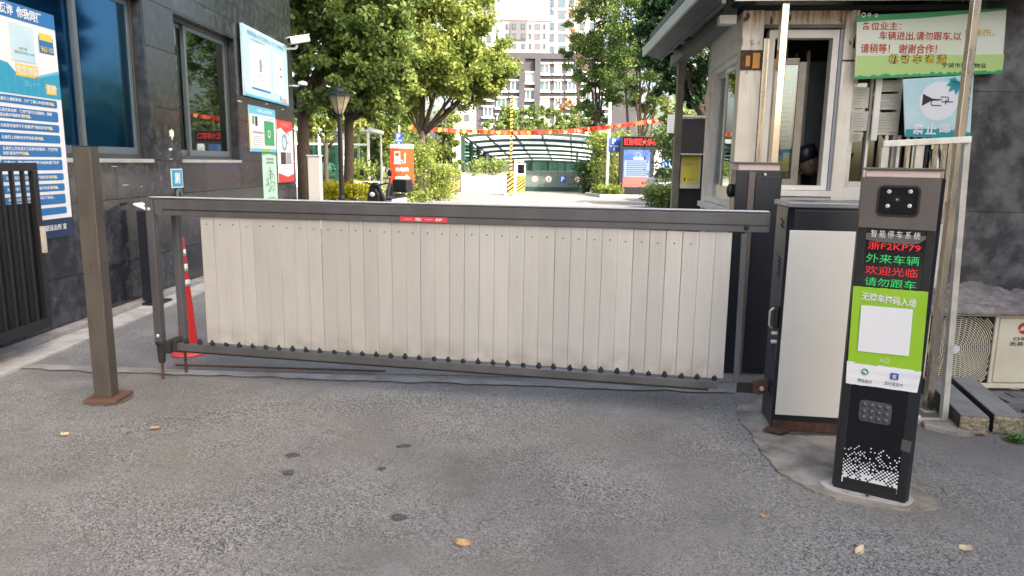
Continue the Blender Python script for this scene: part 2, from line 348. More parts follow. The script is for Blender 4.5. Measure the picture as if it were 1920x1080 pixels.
# rectangles of flat print on a panel
class Print:
    def __init__(s,parent,y0=0.0,name='print'): s.par=parent; s.y=y0; s.d={}; s.n=name
    def _b(s,m): return s.d.setdefault(m,MB())
    def r(s,x0,z0,x1,z1,m,l=1): y=s.y-0.0012*l; s._b(m).quad((x0,y,z0),(x1,y,z0),(x1,y,z1),(x0,y,z1)); return s
    def p(s,pts,m,l=1): y=s.y-0.0012*l; s._b(m).poly([(a,y,b) for a,b in pts]); return s
    def disc(s,x,z,r,m,l=1,rz=None,n=24): rz=rz or r; return s.p([(x+r*math.cos(2*math.pi*k/n),z+rz*math.sin(2*math.pi*k/n)) for k in range(n)],m,l)
    def ring(s,x,z,r,w,m,l=1,n=28,a0=0,a1=2*math.pi):
        y=s.y-0.0012*l; b=s._b(m)
        for k in range(n):
            t0=a0+(a1-a0)*k/n; t1=a0+(a1-a0)*(k+1)/n; q=[(x+rr*math.cos(t),z+rr*math.sin(t)) for rr,t in ((r-w,t0),(r,t0),(r,t1),(r-w,t1))]
            b.poly([(a,y,c) for a,c in q])
        return s
    def done(s):
        for m,b in s.d.items():
            o=b.build(s.n,M[m],s.par)
            if len(b.f)>1: o['kind']='stuff'
# ================================================================ SETTING
def struct(o): o['kind']='structure'; return o
b=MB(); b.quad((-400,-60,0),(400,-60,0),(400,700,0),(-400,700,0)); struct(b.build('ground',M['road']))
def rag(x0,y0,x1,y1,z,amp=0.03,n=40,seed=1):
    r=random.Random(seed); pts=[]
    cs=[(x0,y0),(x1,y0),(x1,y1),(x0,y1)]
    for i in range(4):
        a=cs[i]; c=cs[(i+1)%4]
        for k in range(n): t=k/n; pts.append((a[0]+(c[0]-a[0])*t+r.uniform(-amp,amp),a[1]+(c[1]-a[1])*t+r.uniform(-amp,amp),z))
    return pts
b=MB(); b.quad((-9,-14,.004),(14,-14,.004),(14,4.9,.004),(-9,5.3,.004)); struct(b.build('road',M['asphalt']))
b=MB(); b.quad((-3.9,5.02,.008),(6,4.68,.008),(6,13.5,.008),(-3.9,13.5,.008)); struct(b.build('inner_road',M['asphalt2']))
# thin concrete strip and steel channel under the barrier
def strip(p0,p1,w0,w1,z,n,amp,seed):
    r=random.Random(seed); p0=Vector(p0);p1=Vector(p1); d=(p1-p0).normalized(); nn=Vector((-d.y,d.x)); A=[];B=[]
    for k in range(n+1):
        p=p0.lerp(p1,k/n); w=w0+(w1-w0)*k/n; A.append(p-nn*(w/2+r.uniform(-amp,amp))); B.append(p+nn*(w/2))
    return [(q.x,q.y,z) for q in A]+[(q.x,q.y,z) for q in reversed(B)]
b=MB()
P=strip((-3.88,4.99),(1.5,4.63),0.13,0.08,0.012,60,0.022,3); b.poly(P); struct(b.build('threshold_strip',M['concrete']))
b=MB(); b.bar((-2.45,5.045,.014),(-.9,4.965,.014),0.018,0.010); tag(b.build('steel_channel',M['rust']),'rusty flat steel track set in the ground under the barrier gate','steel strip')
# concrete apron round the parking machines
ap=[(1.44,4.36),(1.37,4.1),(1.36,3.8),(1.33,3.55),(1.34,3.33),(1.39,3.18),(1.47,3.07),(1.62,2.99),(1.78,2.955),(1.92,2.97),(1.95,3.08),(1.93,3.3),(1.96,3.6),(2.15,3.95),(2.44,4.12),(2.5,4.6),(1.7,4.56)]
q=[]
rr=random.Random(5)
for i in range(len(ap)):
    a=ap[i]; c=ap[(i+1)%len(ap)]
    for k in range(6): t=k/6; q.append((a[0]+(c[0]-a[0])*t+rr.uniform(-.009,.009),a[1]+(c[1]-a[1])*t+rr.uniform(-.009,.009),0))
b=MB(); b.prism([(x,y,0) for x,y,_ in q],(0,0,.014)); struct(b.build('concrete_apron',M['apron']))
# mortar bed of the entry machine
b=MB(); b.prism([(1.66+.175*math.cos(t)+.02*math.sin(3*t),3.12+.10*math.sin(t)-.5*.175*math.cos(t),.014) for t in [2*math.pi*k/28 for k in range(28)]],(0,0,.008)); struct(b.build('mortar_bed',M['mortar']))
# strip pavement along the left wall
pv=bpy.data.objects.new('pavement',None); C.objects.link(pv); struct(pv)
b=MB(); b.box(-3.895,3.0,0,-3.76,13.3,.055); b.build('kerb',M['concrete'],pv)
y=3.0; rr=random.Random(9)
while y<13.2:
    l=rr.uniform(.95,1.05); b=MB(); b.box(-3.755,y,0,-3.5,y+l-.012,.02+rr.uniform(0,.004)); b.build('slab',M['concrete_l'],pv); y+=l
# brick pavers beside the air conditioner
pz=bpy.data.objects.new('paving',None); C.objects.link(pz); struct(pz)
b=MB(); b.quad((2.55,4.45,.006),(9,4.45,.006),(9,5.35,.006),(2.55,5.35,.006)); b.build('bedding',M['concrete'],pz)
M['paver']=mat('paver_grey',(0.23,0.225,0.215),0.8,col2=(0.16,0.155,0.15),scale=9,bump=.3,rnd=.25,detail=7)
me=None
for i in range(18):
    for j in range(6):
        x=3.0+i*.205+(.1 if j%2 else 0); y=3.98+j*.105
        if x<3.02+ (4.5-y)*0.15: continue
        b=MB(); 
        if me is None: b.box(0,0,0,.198,.098,.028); me=b.mesh('paver',M['paver'])
        o=share('paver',me,pz,(x+rr.uniform(-.004,.004),y,.006+rr.uniform(-.006,.004)),(rr.uniform(-.015,.015),rr.uniform(-.015,.015),rr.uniform(-.03,.03)))
# lawn patches, kerbed island, far grass
def lawn(x0,y0,x1,y1,z=.02): 
    b=MB(); b.quad((x0,y0,z),(x1,y0,z),(x1,y1,z),(x0,y1,z)); return b
M['soil']=mat('soil_grass',(0.07,0.09,0.025),0.9,col2=(0.11,0.10,0.05),scale=4,bump=.6,bscale=30,detail=8)
struct(lawn(-40,15.2,-4.6,36).build('lawn',M['soil'])); struct(lawn(-60,37.2,-3.2,120).build('lawn',M['soil']))
struct(lawn(2.2,9.6,40,16.8).build('lawn',M['soil'])); struct(lawn(5.6,33.6,60,120).build('lawn',M['soil']))
b=MB(); b.box(-40,15.05,0,-4.5,15.2,.12); b.box(-4.6,15.2,0,-4.5,34,.12); struct(b.build('kerb',M['concrete_l']))
b=MB(); b.box(4.0,33.3,0,60,33.45,.14); b.prism([(4.0,33.3,0),(4.0,33.45,0),(3.7,35.6,0),(3.55,35.6,0)],(0,0,.14)); struct(b.build('kerb',M['concrete_l']))
b=MB(); b.prism([(4.0,33.45,0),(6,33.45,0),(6,36,0),(3.75,36,0)],(0,0,.10)); struct(b.build('planting_bed',M['soil']))
b=MB()
for x,y in ((2.2,25.5),(2.45,25.8)): pass
b.quad((2.9,27.0,.006),(3.02,27.0,.006),(2.9,28.6,.006),(2.78,28.6,.006)); b.quad((-3.5,27,.006),(-3.38,27,.006),(-2.9,30,.006),(-3.02,30,.006))
struct(b.build('lane_marking',M['white']))

# ================================================================ LEFT OFFICE BUILDING
LX=-3.88; YE=12.9
ob=thing('office_building','dark granite clad building with deep set sliding windows along the left side','building',(LX,12.9,0))
# parts are placed in world terms through this offset
OFF=Vector((-LX,-12.9,0))
def wb(b): b.T=Matrix.Translation(OFF); return b
b=wb(MB())
WIN=[(5.55,7.80,1.48,3.15),(8.47,10.30,1.48,3.15),(1.2,4.2,1.48,3.15)]
ys=sorted({-6.0,YE-.02,*[w[0] for w in WIN],*[w[1] for w in WIN]}); zs=[0,1.48,3.15,9.0]
for i in range(len(ys)-1):
    for j in range(3):
        ym=(ys[i]+ys[i+1])/2
        if j==1 and any(w[0]<ym<w[1] for w in WIN): continue
        b.box(LX-.30,ys[i],zs[j],LX-.022,ys[i+1],zs[j+1])
b.box(LX-9,YE-.3,0,LX-.30,YE-.02,9); b.box(LX-9,-6,0,LX-8.7,YE-.3,9); b.box(LX-9,-6,9,LX-.03,YE-.02,9.15); b.box(LX-8.7,-6,0,LX-.3,YE-.3,.1)
b.build('wall',M['joint'],ob)
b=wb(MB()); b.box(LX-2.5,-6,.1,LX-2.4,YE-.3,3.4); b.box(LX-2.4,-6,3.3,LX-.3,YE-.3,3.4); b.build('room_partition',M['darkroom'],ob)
# granite slabs
yb=[-6,-5,-4,-3,-2,-1,0,1.2,2.2,3.2,4.2,4.9,5.55,6.30,7.05,7.80,8.47,9.08,9.69,10.30,10.94,11.6,12.25,YE]
zb=[0.06,0.47,1.10,1.48,2.05,2.67,3.15,3.37,3.78,4.4,5.1,5.8,6.5,7.2,7.9,8.6,9.15]
rr=random.Random(21)
for i in range(len(yb)-1):
    for j in range(len(zb)-1):
        y0,y1,z0,z1=yb[i],yb[i+1],zb[j],zb[j+1]; ym=(y0+y1)/2; zm=(z0+z1)/2
        if any(w[0]<ym<w[1] and w[2]<zm<w[3] for w in WIN): continue
        if j in (3,5) and False: continue
        g=.003; d=rr.uniform(-.0012,.0012)
        bb=wb(MB()); bb.box(LX-.02,y0+g,z0+g,LX+d,y1-g,z1-g); bb.build('slab',M['granite'],ob)
for j in range(len(zb)-1):      # gable slabs facing down the lane
    for k in range(6):
        x1=LX-.03-k*.9; bb=wb(MB()); bb.box(x1-.894,YE-.018,zb[j]+.003,x1,YE,zb[j+1]-.003); bb.build('slab',M['granite'],ob)
# window reveals, frames
for wi,(y0,y1,z0,z1) in enumerate(WIN):
    b=wb(MB()); D=.10
    b.box(LX-D-.14,y0,z0-.0,LX-.004,y0+.02,z1); b.box(LX-D-.14,y1-.02,z0,LX-.004,y1,z1); b.box(LX-D-.14,y0+.02,z1-.02,LX-.004,y1-.02,z1)
    f=b.build('window_reveal',M['granite'],ob)
    b=wb(MB()); b.box(LX-.26,y0+.02,z0-.025,LX+.025,y1-.02,z0+.012); b.build('sill',M['alu'],f)
    X=LX-D
    b=wb(MB()); t=.045
    b.box(X-.08,y0+.02,z0+.012,X,y0+.02+t,z1-.02); b.box(X-.08,y1-.02-t,z0+.012,X,y1-.02,z1-.02)
    b.box(X-.08,y0+.02+t,z0+.012,X,y1-.02-t,z0+.012+t); b.box(X-.08,y0+.02+t,z1-.02-t,X,y1-.02-t,z1-.02)
    fr=b.build('window',M['winframe'],ob,bevel=.003)
    a=y0+.02+t; c=y1-.02-t; mid=[6.80,9.02,2.7][wi]; zz0=z0+.012+t; zz1=z1-.02-t
    for k,(s0,s1,xo,cc) in enumerate([(a,mid+.03,-.055,'glass_b'),(mid-.03,c,-.018,'glass_b')]):
        bb=wb(MB()); w=.05; xs=X+xo
        bb.box(xs-.028,s0,zz0,xs,s0+w,zz1); bb.box(xs-.028,s1-w,zz0,xs,s1,zz1); bb.box(xs-.028,s0+w,zz0,xs,s1-w,zz0+.07); bb.box(xs-.028,s0+w,zz1-w,xs,s1-w,zz1)
        bb.build('sash',M['framegrey'],fr,bevel=.002)
        bb=wb(MB()); bb.box(xs-.017,s0+w,zz0+.07,xs-.012,s1-w,zz1-w); bb.build('pane',M['glass_b' if wi!=1 else 'glass_d'],fr)
    if wi==0 or wi==2:
        bb=wb(MB()); bb.box(X-.17,y0+.03,z0+.1,X-.165,y1-.05,z1); bb.build('blind',M['blind'],fr)
bb=wb(MB()); bb.box(LX-.32,6.98,1.93,LX-.315,7.36,1.99); bb.build('paper_note',M['paper'],ob)
bb=wb(MB()); bb.box(LX-.27,8.66,1.85,LX-.265,8.9,2.12); bb.build('paper_note',M['paper'],ob)
# patches of torn paper left on the granite between the windows
for (u,v,w,h) in [(322,250,.11,.12),(320,280,.10,.025),(321,298,.07,.012),(215,312,.10,.008),(235,347,.12,.006),(265,350,.06,.005),(450,190,.2,.012),(500,195,.1,.02),(530,205,.14,.012)]:
    p=PX(u,v,LX+.003); r2=random.Random(int(u*v)); n=12
    bb=wb(MB()); bb.poly([(LX+.003,p.y+w/2*math.cos(2*math.pi*k/n)*r2.uniform(.6,1.3),p.z+h/2*math.sin(2*math.pi*k/n)*r2.uniform(.5,1.4)) for k in range(n)]); bb.build('paper_residue',M['offwhite'],ob)

# ================================================================ RIGHT BUILDING (granite wall behind the air conditioner; unseen wing added to shade the entrance)
rb=thing('granite_building','tall weathered dark granite building behind the air conditioner on the right','building',(3.2,5.36,0))
b=MB(); b.T=Matrix.Translation((-3.2,-5.36,0))
b.box(3.27,5.382,0,8.5,7.6,15); b.box(7,-8,0,16,5.38,15); b.build('wall',M['joint'],rb)
rr=random.Random(4)
xb=[3.25,4.15,5.05,5.95,6.98]; zb2=[0.06,1.19,2.06,2.95,3.85,4.75]
for i in range(4):
    for j in range(5):
        bb=MB(); bb.T=Matrix.Translation((-3.2,-5.36,0)); bb.box(xb[i]+.002,5.36+rr.uniform(-.001,.001),zb2[j]+.002,xb[i+1]-.002,5.38,zb2[j+1]-.002); bb.build('slab',M['granite_w'],rb)
for k in range(11):
    for j in range(5):
        y0=-8+k*1.3; bb=MB(); bb.T=Matrix.Translation((-3.2,-5.36,0)); bb.box(6.98,y0+.002,zb2[j]+.002,7.0,min(y0+1.3,5.35)-.002,zb2[j+1]-.002); bb.build('slab',M['granite_w'],rb)

# ================================================================ GUARD BOOTH
BF=Frame(1.66,5.5,R(-5)); 
bt=thing('guard_booth','small cream guard booth with rusty columns, sliding windows and overhanging metal roof','booth',(1.66,5.5,0),R(-5))
def rustmat():
    m=bpy.data.materials.new('rust_streaked_paint'); m.use_nodes=True; t=m.node_tree; b=t.nodes['Principled BSDF']; L=t.links.new
    g=t.nodes.new('ShaderNodeNewGeometry')
    def nz(sc,st,d=5):
        mp=t.nodes.new('ShaderNodeMapping'); mp.inputs['Scale'].default_value=st; L(g.outputs['Position'],mp.inputs['Vector'])
        n=t.nodes.new('ShaderNodeTexNoise'); n.inputs['Scale'].default_value=sc; n.inputs['Detail'].default_value=d; L(mp.outputs[0],n.inputs['Vector']); return n.outputs['Fac']
    def rg(x,a,c,o0=0,o1=1):
        q=t.nodes.new('ShaderNodeMapRange'); q.inputs['From Min'].default_value=a; q.inputs['From Max'].default_value=c; q.inputs['To Min'].default_value=o0; q.inputs['To Max'].default_value=o1; L(x,q.inputs['Value']); return q.outputs[0]
    def mx(f,a,c):
        q=t.nodes.new('ShaderNodeMix'); q.data_type='RGBA'; L(f,q.inputs[0])
        for k,v in ((6,a),(7,c)):
            if isinstance(v,tuple): q.inputs[k].default_value=(*v,1)
            else: L(v,q.inputs[k])
        return q.outputs[2]
    def ml(a,c):
        q=t.nodes.new('ShaderNodeMath'); q.operation='MULTIPLY'; L(a,q.inputs[0]); L(c,q.inputs[1]); return q.outputs[0]
    sx=t.nodes.new('ShaderNodeSeparateXYZ'); L(g.outputs['Position'],sx.inputs[0]); z=sx.outputs[2]
    top=rg(z,1.95,2.5)                 # streaks run down from the leaking roof edge
    c=mx(rg(nz(3,(1,1,1),6),.4,.7),(0.87,0.80,0.67),(0.72,0.63,0.49))
    c=mx(ml(rg(nz(9,(5,5,.5)),.50,.68),rg(z,1.7,2.55,.03,.6)),c,(0.5,0.3,0.13))
    c=mx(ml(rg(nz(7,(6,6,.35)),.44,.60),rg(z,2.44,2.60,0,.95)),c,(0.46,0.22,0.07))
    c=mx(ml(rg(nz(8,(2.5,2.5,1.4),8),.60,.67),top),c,(0.11,0.04,0.02))
    L(c,b.inputs['Base Color']); b.inputs['Roughness'].default_value=.55
    return m
M['rustycream']=rustmat()
def bx(b,x0,y0,z0,x1,y1,z1,m=None): return b.box(x0,y0,z0,x1,y1,z1,m)
Wd=1.62; Dp=1.3; zt=2.62
xs=dict(c1=(0.0,.155),w1=(.155,.75),j=(.745,.80),c2=(.80,.945),w2=(.945,1.62))
# lower walls
b=MB(); bx(b,.05,.04,.0,Wd,.14,1.22); bx(b,.05,.14,0,.15,Dp,1.13); bx(b,Wd-.1,.14,0,Wd,Dp,zt); bx(b,.15,Dp-.1,0,Wd-.1,Dp,zt); b.build('wall',M['offwhite'],bt)
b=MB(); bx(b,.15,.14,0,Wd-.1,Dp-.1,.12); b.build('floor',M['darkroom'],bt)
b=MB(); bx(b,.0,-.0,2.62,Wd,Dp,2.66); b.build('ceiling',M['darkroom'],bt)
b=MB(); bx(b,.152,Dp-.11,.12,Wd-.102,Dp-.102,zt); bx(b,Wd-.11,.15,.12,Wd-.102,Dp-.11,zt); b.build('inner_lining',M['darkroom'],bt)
# columns
b=MB(); bx(b,0,-.03,0,.155,.11,2.62); b.build('column',M['rustycream'],bt,bevel=.006)
b=MB(); bx(b,-.003,-.040,2.20,.158,-.03,2.34); b.build('rust_band',M['rust'],bt)
b=MB(); bx(b,.035,-.045,2.225,.065,-.0405,2.30); bx(b,.085,-.045,2.21,.135,-.0405,2.32); b.build('orange_plate',mat('orange_primer',(0.6,0.25,0.03),.5),bt)
b=MB(); bx(b,.724,-.03,0,.82,.11,2.62); b.build('column',M['rustycream'],bt,bevel=.006)
b=MB(); bx(b,.702,-.01,.0,.722,.10,2.54); b.build('grey_jamb',mat('grey_jamb_paint',(0.27,0.3,0.32),.5),bt)
# bolts and stain dots on rust band
b=MB(); bx(b,.155,.0,2.52,.722,.10,2.62); b.build('header_beam',M['rustycream'],bt)
b=MB(); bx(b,.155,-.04,2.495,.72,.02,2.518); b.build('drip_edge',M['post_grey'],bt)
b=MB(); b.prism([(.785,-.031,2.36),(.818,-.031,2.34),(.819,-.031,2.47),(.80,-.031,2.46),(.79,-.031,2.42)],(0,-.0015,0)); b.build('rust_patch',M['rust'],bt)
b=MB(); bx(b,.722,-.033,2.262,.822,-.0305,2.274); b.build('rust_patch',M['rust'],bt)
b=MB(); b.prism([(-.001,-.031,1.36),(.05,-.031,1.37),(.09,-.031,1.35),(.12,-.031,1.385),(.15,-.031,1.37),(.154,-.031,1.43),(.11,-.031,1.44),(.07,-.031,1.42),(.03,-.031,1.44),(-.001,-.031,1.41)],(0,-.0015,0)); b.build('rust_patch',M['rust'],bt)
# downpipe-like folded strip next to column 1
b=MB(); bx(b,.157,-.045,1.2,.187,-.0,2.42); bx(b,.187,-.025,1.2,.20,-.002,2.42); b.build('folded_strip',M['steel'],bt)
# serving window
x0,x1,z0,z1=.202,.70,1.33,2.49
b=MB(); t=.045; y0,y1=.0,.09
bx(b,x0,y0,z0,x0+t,y1,z1); bx(b,x1-t,y0,z0,x1,y1,z1); bx(b,x0+t,y0,z1-.06,x1-t,y1,z1); bx(b,x0+t,y0,z0,x1-t,y1,z0+.035)
wf=b.build('window',M['offwhite'],bt,bevel=.003)
b=MB(); bx(b,x0-.02,-.06,z0-.045,x1+.02,.09,z0-.003); b.build('sill',M['offwhite'],wf,bevel=.004)
b=MB(); bx(b,x0-.02,-.03,z0-.10,x1+.02,.03,z0-.05); b.build('sill_trim',M['offwhite'],wf,bevel=.003)
M['aged_sash']=mat('aged_sash',(0.28,0.25,0.2),.45,metal=.3,col2=(.2,.17,.13),scale=6)
b=MB(); s0,s1=x0+t,.50; yy=.05
bx(b,s0,yy,z0+.035,s0+.03,yy+.025,z1-.24); bx(b,s1-.055,yy,z0+.035,s1,yy+.025,z1-.22); bx(b,s0+.03,yy,z0+.035,s1-.055,yy+.025,z0+.08); bx(b,s0,yy,z1-.24,s1-.055,yy+.025,z1-.20)
b.build('sash',M['aged_sash'],wf,bevel=.002)
b=MB(); bx(b,s0+.03,yy+.01,z0+.08,s1-.055,yy+.014,z1-.24); b.build('pane',M['glass'],wf)
# poster inside the sliding pane is its own thing (added below)
# dark ceiling fan, curtain and inner stile seen through the window
b=MB(); bx(b,.62,.62,1.0,.95,.64,2.35); b.build('curtain',mat('grey_green_curtain',(0.17,0.2,0.18),.85,col2=(.12,.14,.13),scale=10,stretch=(8,8,.5)),bt)
b=MB(); bx(b,.60,.40,.3,.625,.44,2.4); bx(b,.555,.55,.3,.57,.6,2.4); b.build('inner_post',M['aged_sash'],bt)
b=MB(); b.tube((.52,.7,2.62),(.52,.7,2.35),.012,m=M['galv']); b.ball((.52,.7,2.33),.05,.05,.04,m=M['offwhite'])
for a in (0.4,2.5,4.6): b.bar((.52,.7,2.34),(.52+.38*math.cos(a),.7+.38*math.sin(a),2.33),.09,.006,M['galv'])
fan=b.build('ceiling_fan',None,None); fan.parent=None
fan.matrix_world=BF.M.copy(); tag(fan,'small white ceiling fan hanging inside the guard booth','fan')
# right window: frame with panes covered in notices
x0,x1,z0,z1=.822,1.60,1.36,2.50
b=MB(); t=.035
bx(b,x0,.0,z0,x0+t,.08,z1); bx(b,x1-t,0,z0,x1,.08,z1); bx(b,x0+t,0,z1-.04,x1-t,.08,z1); bx(b,x0+t,0,z0,x1-t,.08,z0+.04); bx(b,1.145,-.004,z0+.04,1.175,.07,z1-.04); bx(b,.955,-.0,z0+.04,.975,.07,z1-.04)
wf2=b.build('window',M['galv'],bt,bevel=.002)
b=MB(); bx(b,x0+t,.035,z0+.04,.955,.04,z1-.04); b.build('pane',M['glass_d'],wf2); b=MB(); bx(b,.975,.045,z0+.04,1.145,.05,z1-.04); bx(b,1.175,.045,z0+.04,x1-t,.05,z1-.04); b.build('pane',M['glass_d'],wf2)
b=MB(); bx(b,x0,-.02,z0-.10,x1,.03,z0-.002); b.build('sill',M['offwhite'],wf2,bevel=.004)
b=MB(); bx(b,x0,-.005,z0-.15,x1,.03,z0-.105); b.build('sill_trim',M['aged_sash'],wf2)
b=MB(); bx(b,.968,-.05,1.70,1.012,-.028,2.16); b.build('window_bar',M['offwhite'],bt,bevel=.003)
for zz_ in (2.115,1.985,1.865,1.745): b=MB(); bx(b,1.014,-.015,zz_,1.15,-.003,zz_+.012); b.build('window_slat',M['galv'],bt)
for xx_ in (1.07,1.16,1.22,1.27,1.33,1.40,1.46,1.52): b=MB(); bx(b,xx_,-.05,1.10,xx_+.022,-.035,1.74); b.build('window_bar',M['galv'] if int(xx_*100)%2 else M['steel'],bt)
# side window facing the lane (local -x side)
b=MB(); zz0,zz1=1.18,2.34; ya,yb_=.12,1.22
bx(b,.02,ya,zz0,.10,ya+.05,zz1); bx(b,.02,yb_-.12,zz0,.10,yb_,zz1); bx(b,.02,ya+.05,zz1-.05,.10,yb_-.12,zz1); bx(b,.02,ya+.05,zz0,.10,yb_-.12,zz0+.05); bx(b,.0,.11,zz1,.10,Dp,zz1+.09); bx(b,.0,.11,zz1+.09,.06,Dp,2.62)
sw=b.build('window',M['offwhite'],bt,bevel=.003)
for (s0,s1,xo) in ((ya+.05,.66,.035),(.62,yb_-.12,.062)):
    b=MB(); w=.035; bx(b,xo,s0,zz0+.05,xo+.025,s0+w,zz1-.05); bx(b,xo,s1-w,zz0+.05,xo+.025,s1,zz1-.05); bx(b,xo,s0+w,zz0+.05,xo+.025,s1-w,zz0+.16); bx(b,xo,s0+w,zz1-.09,xo+.025,s1-w,zz1-.05); b.build('sash',M['alu'],sw,bevel=.002)
    b=MB(); bx(b,xo+.01,s0+w,zz0+.16,xo+.014,s1-w,zz1-.09); b.build('pane',M['glass'],sw)
b=MB(); bx(b,-.03,.11,1.13,.10,Dp+.02,1.175); b.build('sill',M['offwhite'],sw)
b=MB(); bx(b,0,yb_+.001,0,.10,Dp+.02,2.62); b.build('column',M['rustycream'],bt)
# stickers on the low side wall
b=MB(); bx(b,.044,.85,.55,.049,1.2,1.1); b.build('faded_notice',M['print_lime'],bt)
# ---- roof
rf=MB(); rf.T=BF.M.inverted()
def rfq(pts,t,m): 
    rf.prism([tuple(p) for p in pts],(0,0,t),m)
M['eave_lt']=mat('pale_metal_edge',(0.5,0.55,0.6),.35,metal=.4); M['eave_dk']=mat('slate_metal',(0.07,0.075,0.085),.5,metal=.3,col2=(.10,.105,.115),scale=2.5); M['eave_md']=mat('grey_metal_sheet',(0.13,0.135,0.145),.5,metal=.3,col2=(.17,.175,.18),scale=3)
rfq([(1.30,5.1,2.80),(5.6,4.9,2.80),(5.6,5.3,2.80),(3.4,5.35,2.80),(3.4,7.9,2.80),(1.42,7.9,2.80)],.06,M['eave_dk'])
rf.T=None
roof=rf.build('roof',None,bt)
def rpart(name,m,pts0,vec=None,bars=None):
    b=MB(); b.T=BF.M.inverted()
    if bars: 
        for (p,q,w,h) in bars: b.bar(p,q,w,h)
    else: b.prism(pts0,vec)
    b.build(name,M[m],roof)
ol0,ol1=Vector((1.34,7.8,2.62)),Vector((1.24,5.08,2.62)); il0,il1=Vector((1.56,7.97,2.62)),Vector((1.445,5.24,2.62))
rpart('gutter_edge','eave_lt',None,bars=[(ol0+Vector((0,0,.04)),ol1+Vector((0,0,.04)),.02,.085)])
rpart('eave_board','eave_dk',[tuple(ol0+Vector((.012,0,.02))),tuple(ol1+Vector((.012,0,.02))),tuple(il1+Vector((-.02,0,-.0))),tuple(il0+Vector((-.02,0,-.0)))],(0,0,.02))
rpart('inner_fascia','eave_md',None,bars=[(il0+Vector((0,0,.05)),il1+Vector((0,0,.05)),.03,.11)])
rpart('rafter','eave_md',None,bars=[(Vector((1.72,8.0,2.60)),Vector((1.60,5.6,2.62)),.10,.10)])
rpart('rafter','eave_dk',None,bars=[(Vector((1.86,8.0,2.68)),Vector((1.66,5.4,2.68)),.12,.05)])
for k,yk in enumerate((7.1,7.6)): rpart('bracket','eave_md',None,bars=[(Vector((1.52,yk,2.68)),Vector((1.75,yk,2.66)),.16,.05)])
rpart('front_gutter','offwhite',None,bars=[(Vector((1.50,5.17,2.635)),Vector((3.6,5.08,2.655)),.02,.035)])
rpart('front_fascia','eave_md',None,bars=[(Vector((1.50,5.185,2.73)),Vector((5.5,5.0,2.75)),.02,.14)])
rpart('front_soffit','eave_dk',None,bars=[(Vector((1.50,5.32,2.69)),Vector((3.6,5.14,2.70)),.24,.02)])
rpart('wall_lamp_box','offwhite',None,bars=[(Vector((1.50,5.55,2.56)),Vector((1.62,5.54,2.56)),.10,.06)])
# roof posts are posts of the booth
p=PY(1462,150,5.22)
b=MB(); b.T=BF.M.inverted(); b.box(p.x-.026,5.2,0,p.x+.026,5.25,2.62); b.build('roof_post',M['steel'],bt,bevel=.004)
p=PY(1271,250,7.75)
b=MB(); b.T=BF.M.inverted(); b.box(p.x-.035,7.72,0,p.x+.035,7.79,2.6); b.build('roof_post',M['aged_sash'],bt,bevel=.004)
# ================================================================ BARRIER GATE
GO=(-2.38,4.76); GA=math.atan2(4.10-4.76,1.47+2.38); GL=math.hypot(3.85,.66)
GF=Frame(GO[0],GO[1],GA)
gt=thing('barrier_gate','long grey framed barrier gate hung with a curtain of cream vertical aluminium planks','barrier gate',(GO[0],GO[1],0),GA)
b=MB(); b.box(.075,-.028,1.128,GL,.028,1.236); b.box(.0,-.030,1.2365,GL,.030,1.244); b.build('top_rail',M['gunmetal'],gt,bevel=.004)
M['rail_top']=mat('rail_top_cap',(0.62,0.64,0.66),.35,metal=.2)
b=MB(); b.box(-.01,-.034,1.2455,GL-.01,.034,1.252); b.build('rail_cap',M['rail_top'],gt,bevel=.002)
b=MB(); b.box(.08,-.0305,1.166,GL-.005,-.0285,1.172); b.build('rail_groove',M['black'],gt)
b=MB(); b.box(-.035,-.05,.27,.018,.0,1.232); b.box(.019,-.03,1.13,.074,.03,1.234); b.build('end_post',M['gunmetal'],gt,bevel=.004)
b=MB(); b.box(.042,.10,.20,.088,.15,1.13); b.build('rear_post',M['gunmetal'],gt,bevel=.004)
for (x,y,z) in ((-.008,-.05,1.17),(-.008,-.05,.315)):
    b=MB(); b.lathe([(.012,0),(.012,-.004),(.008,-.007)],10,(x,y,z),axis='y'); b.build('bolt',M['galv'],gt)
b=MB(); b.lathe([(.036,.0),(.036,-.02),(.028,-.03),(.022,-.15),(.018,-.155)],12,(-.008,-.025,.275)); b.build('foot_socket',M['rubber'],gt,smooth=False)
b=MB(); b.tube((-.008,-.025,.12),(-.008,-.025,.0),.0085,n=10); b.build('ground_pin',M['rust'],gt)
b=MB(); b.tube((.065,.125,.2),(.065,.125,.0),.010,n=10); b.build('ground_pin',M['rust'],gt)
b=MB(); b.box(.02,-.045,.19,.07,.14,.275); b.box(.07,-.03,.2,.11,.05,.285); b.build('corner_clamp',M['rubber'],gt,bevel=.008)
# bottom rail, slightly sagging towards the hinge
zb0,zb1=.235,.205
b=MB(); b.bar((.06,0,zb0),(GL-.23,0,zb1),.04,.05); b.build('bottom_rail',M['gunmetal'],gt,bevel=.003)
b=MB(); b.bar((.09,-.0,zb0-.031),(GL-.28,0,zb1-.031),.026,.012); b.build('rail_seal',M['rubber'],gt)
# planks
x0,_=GF.xz(383,520); x1,_=GF.xz(1366,560)
NP=36; pw=(x1-x0)/NP
pb=MB(); hh=.872
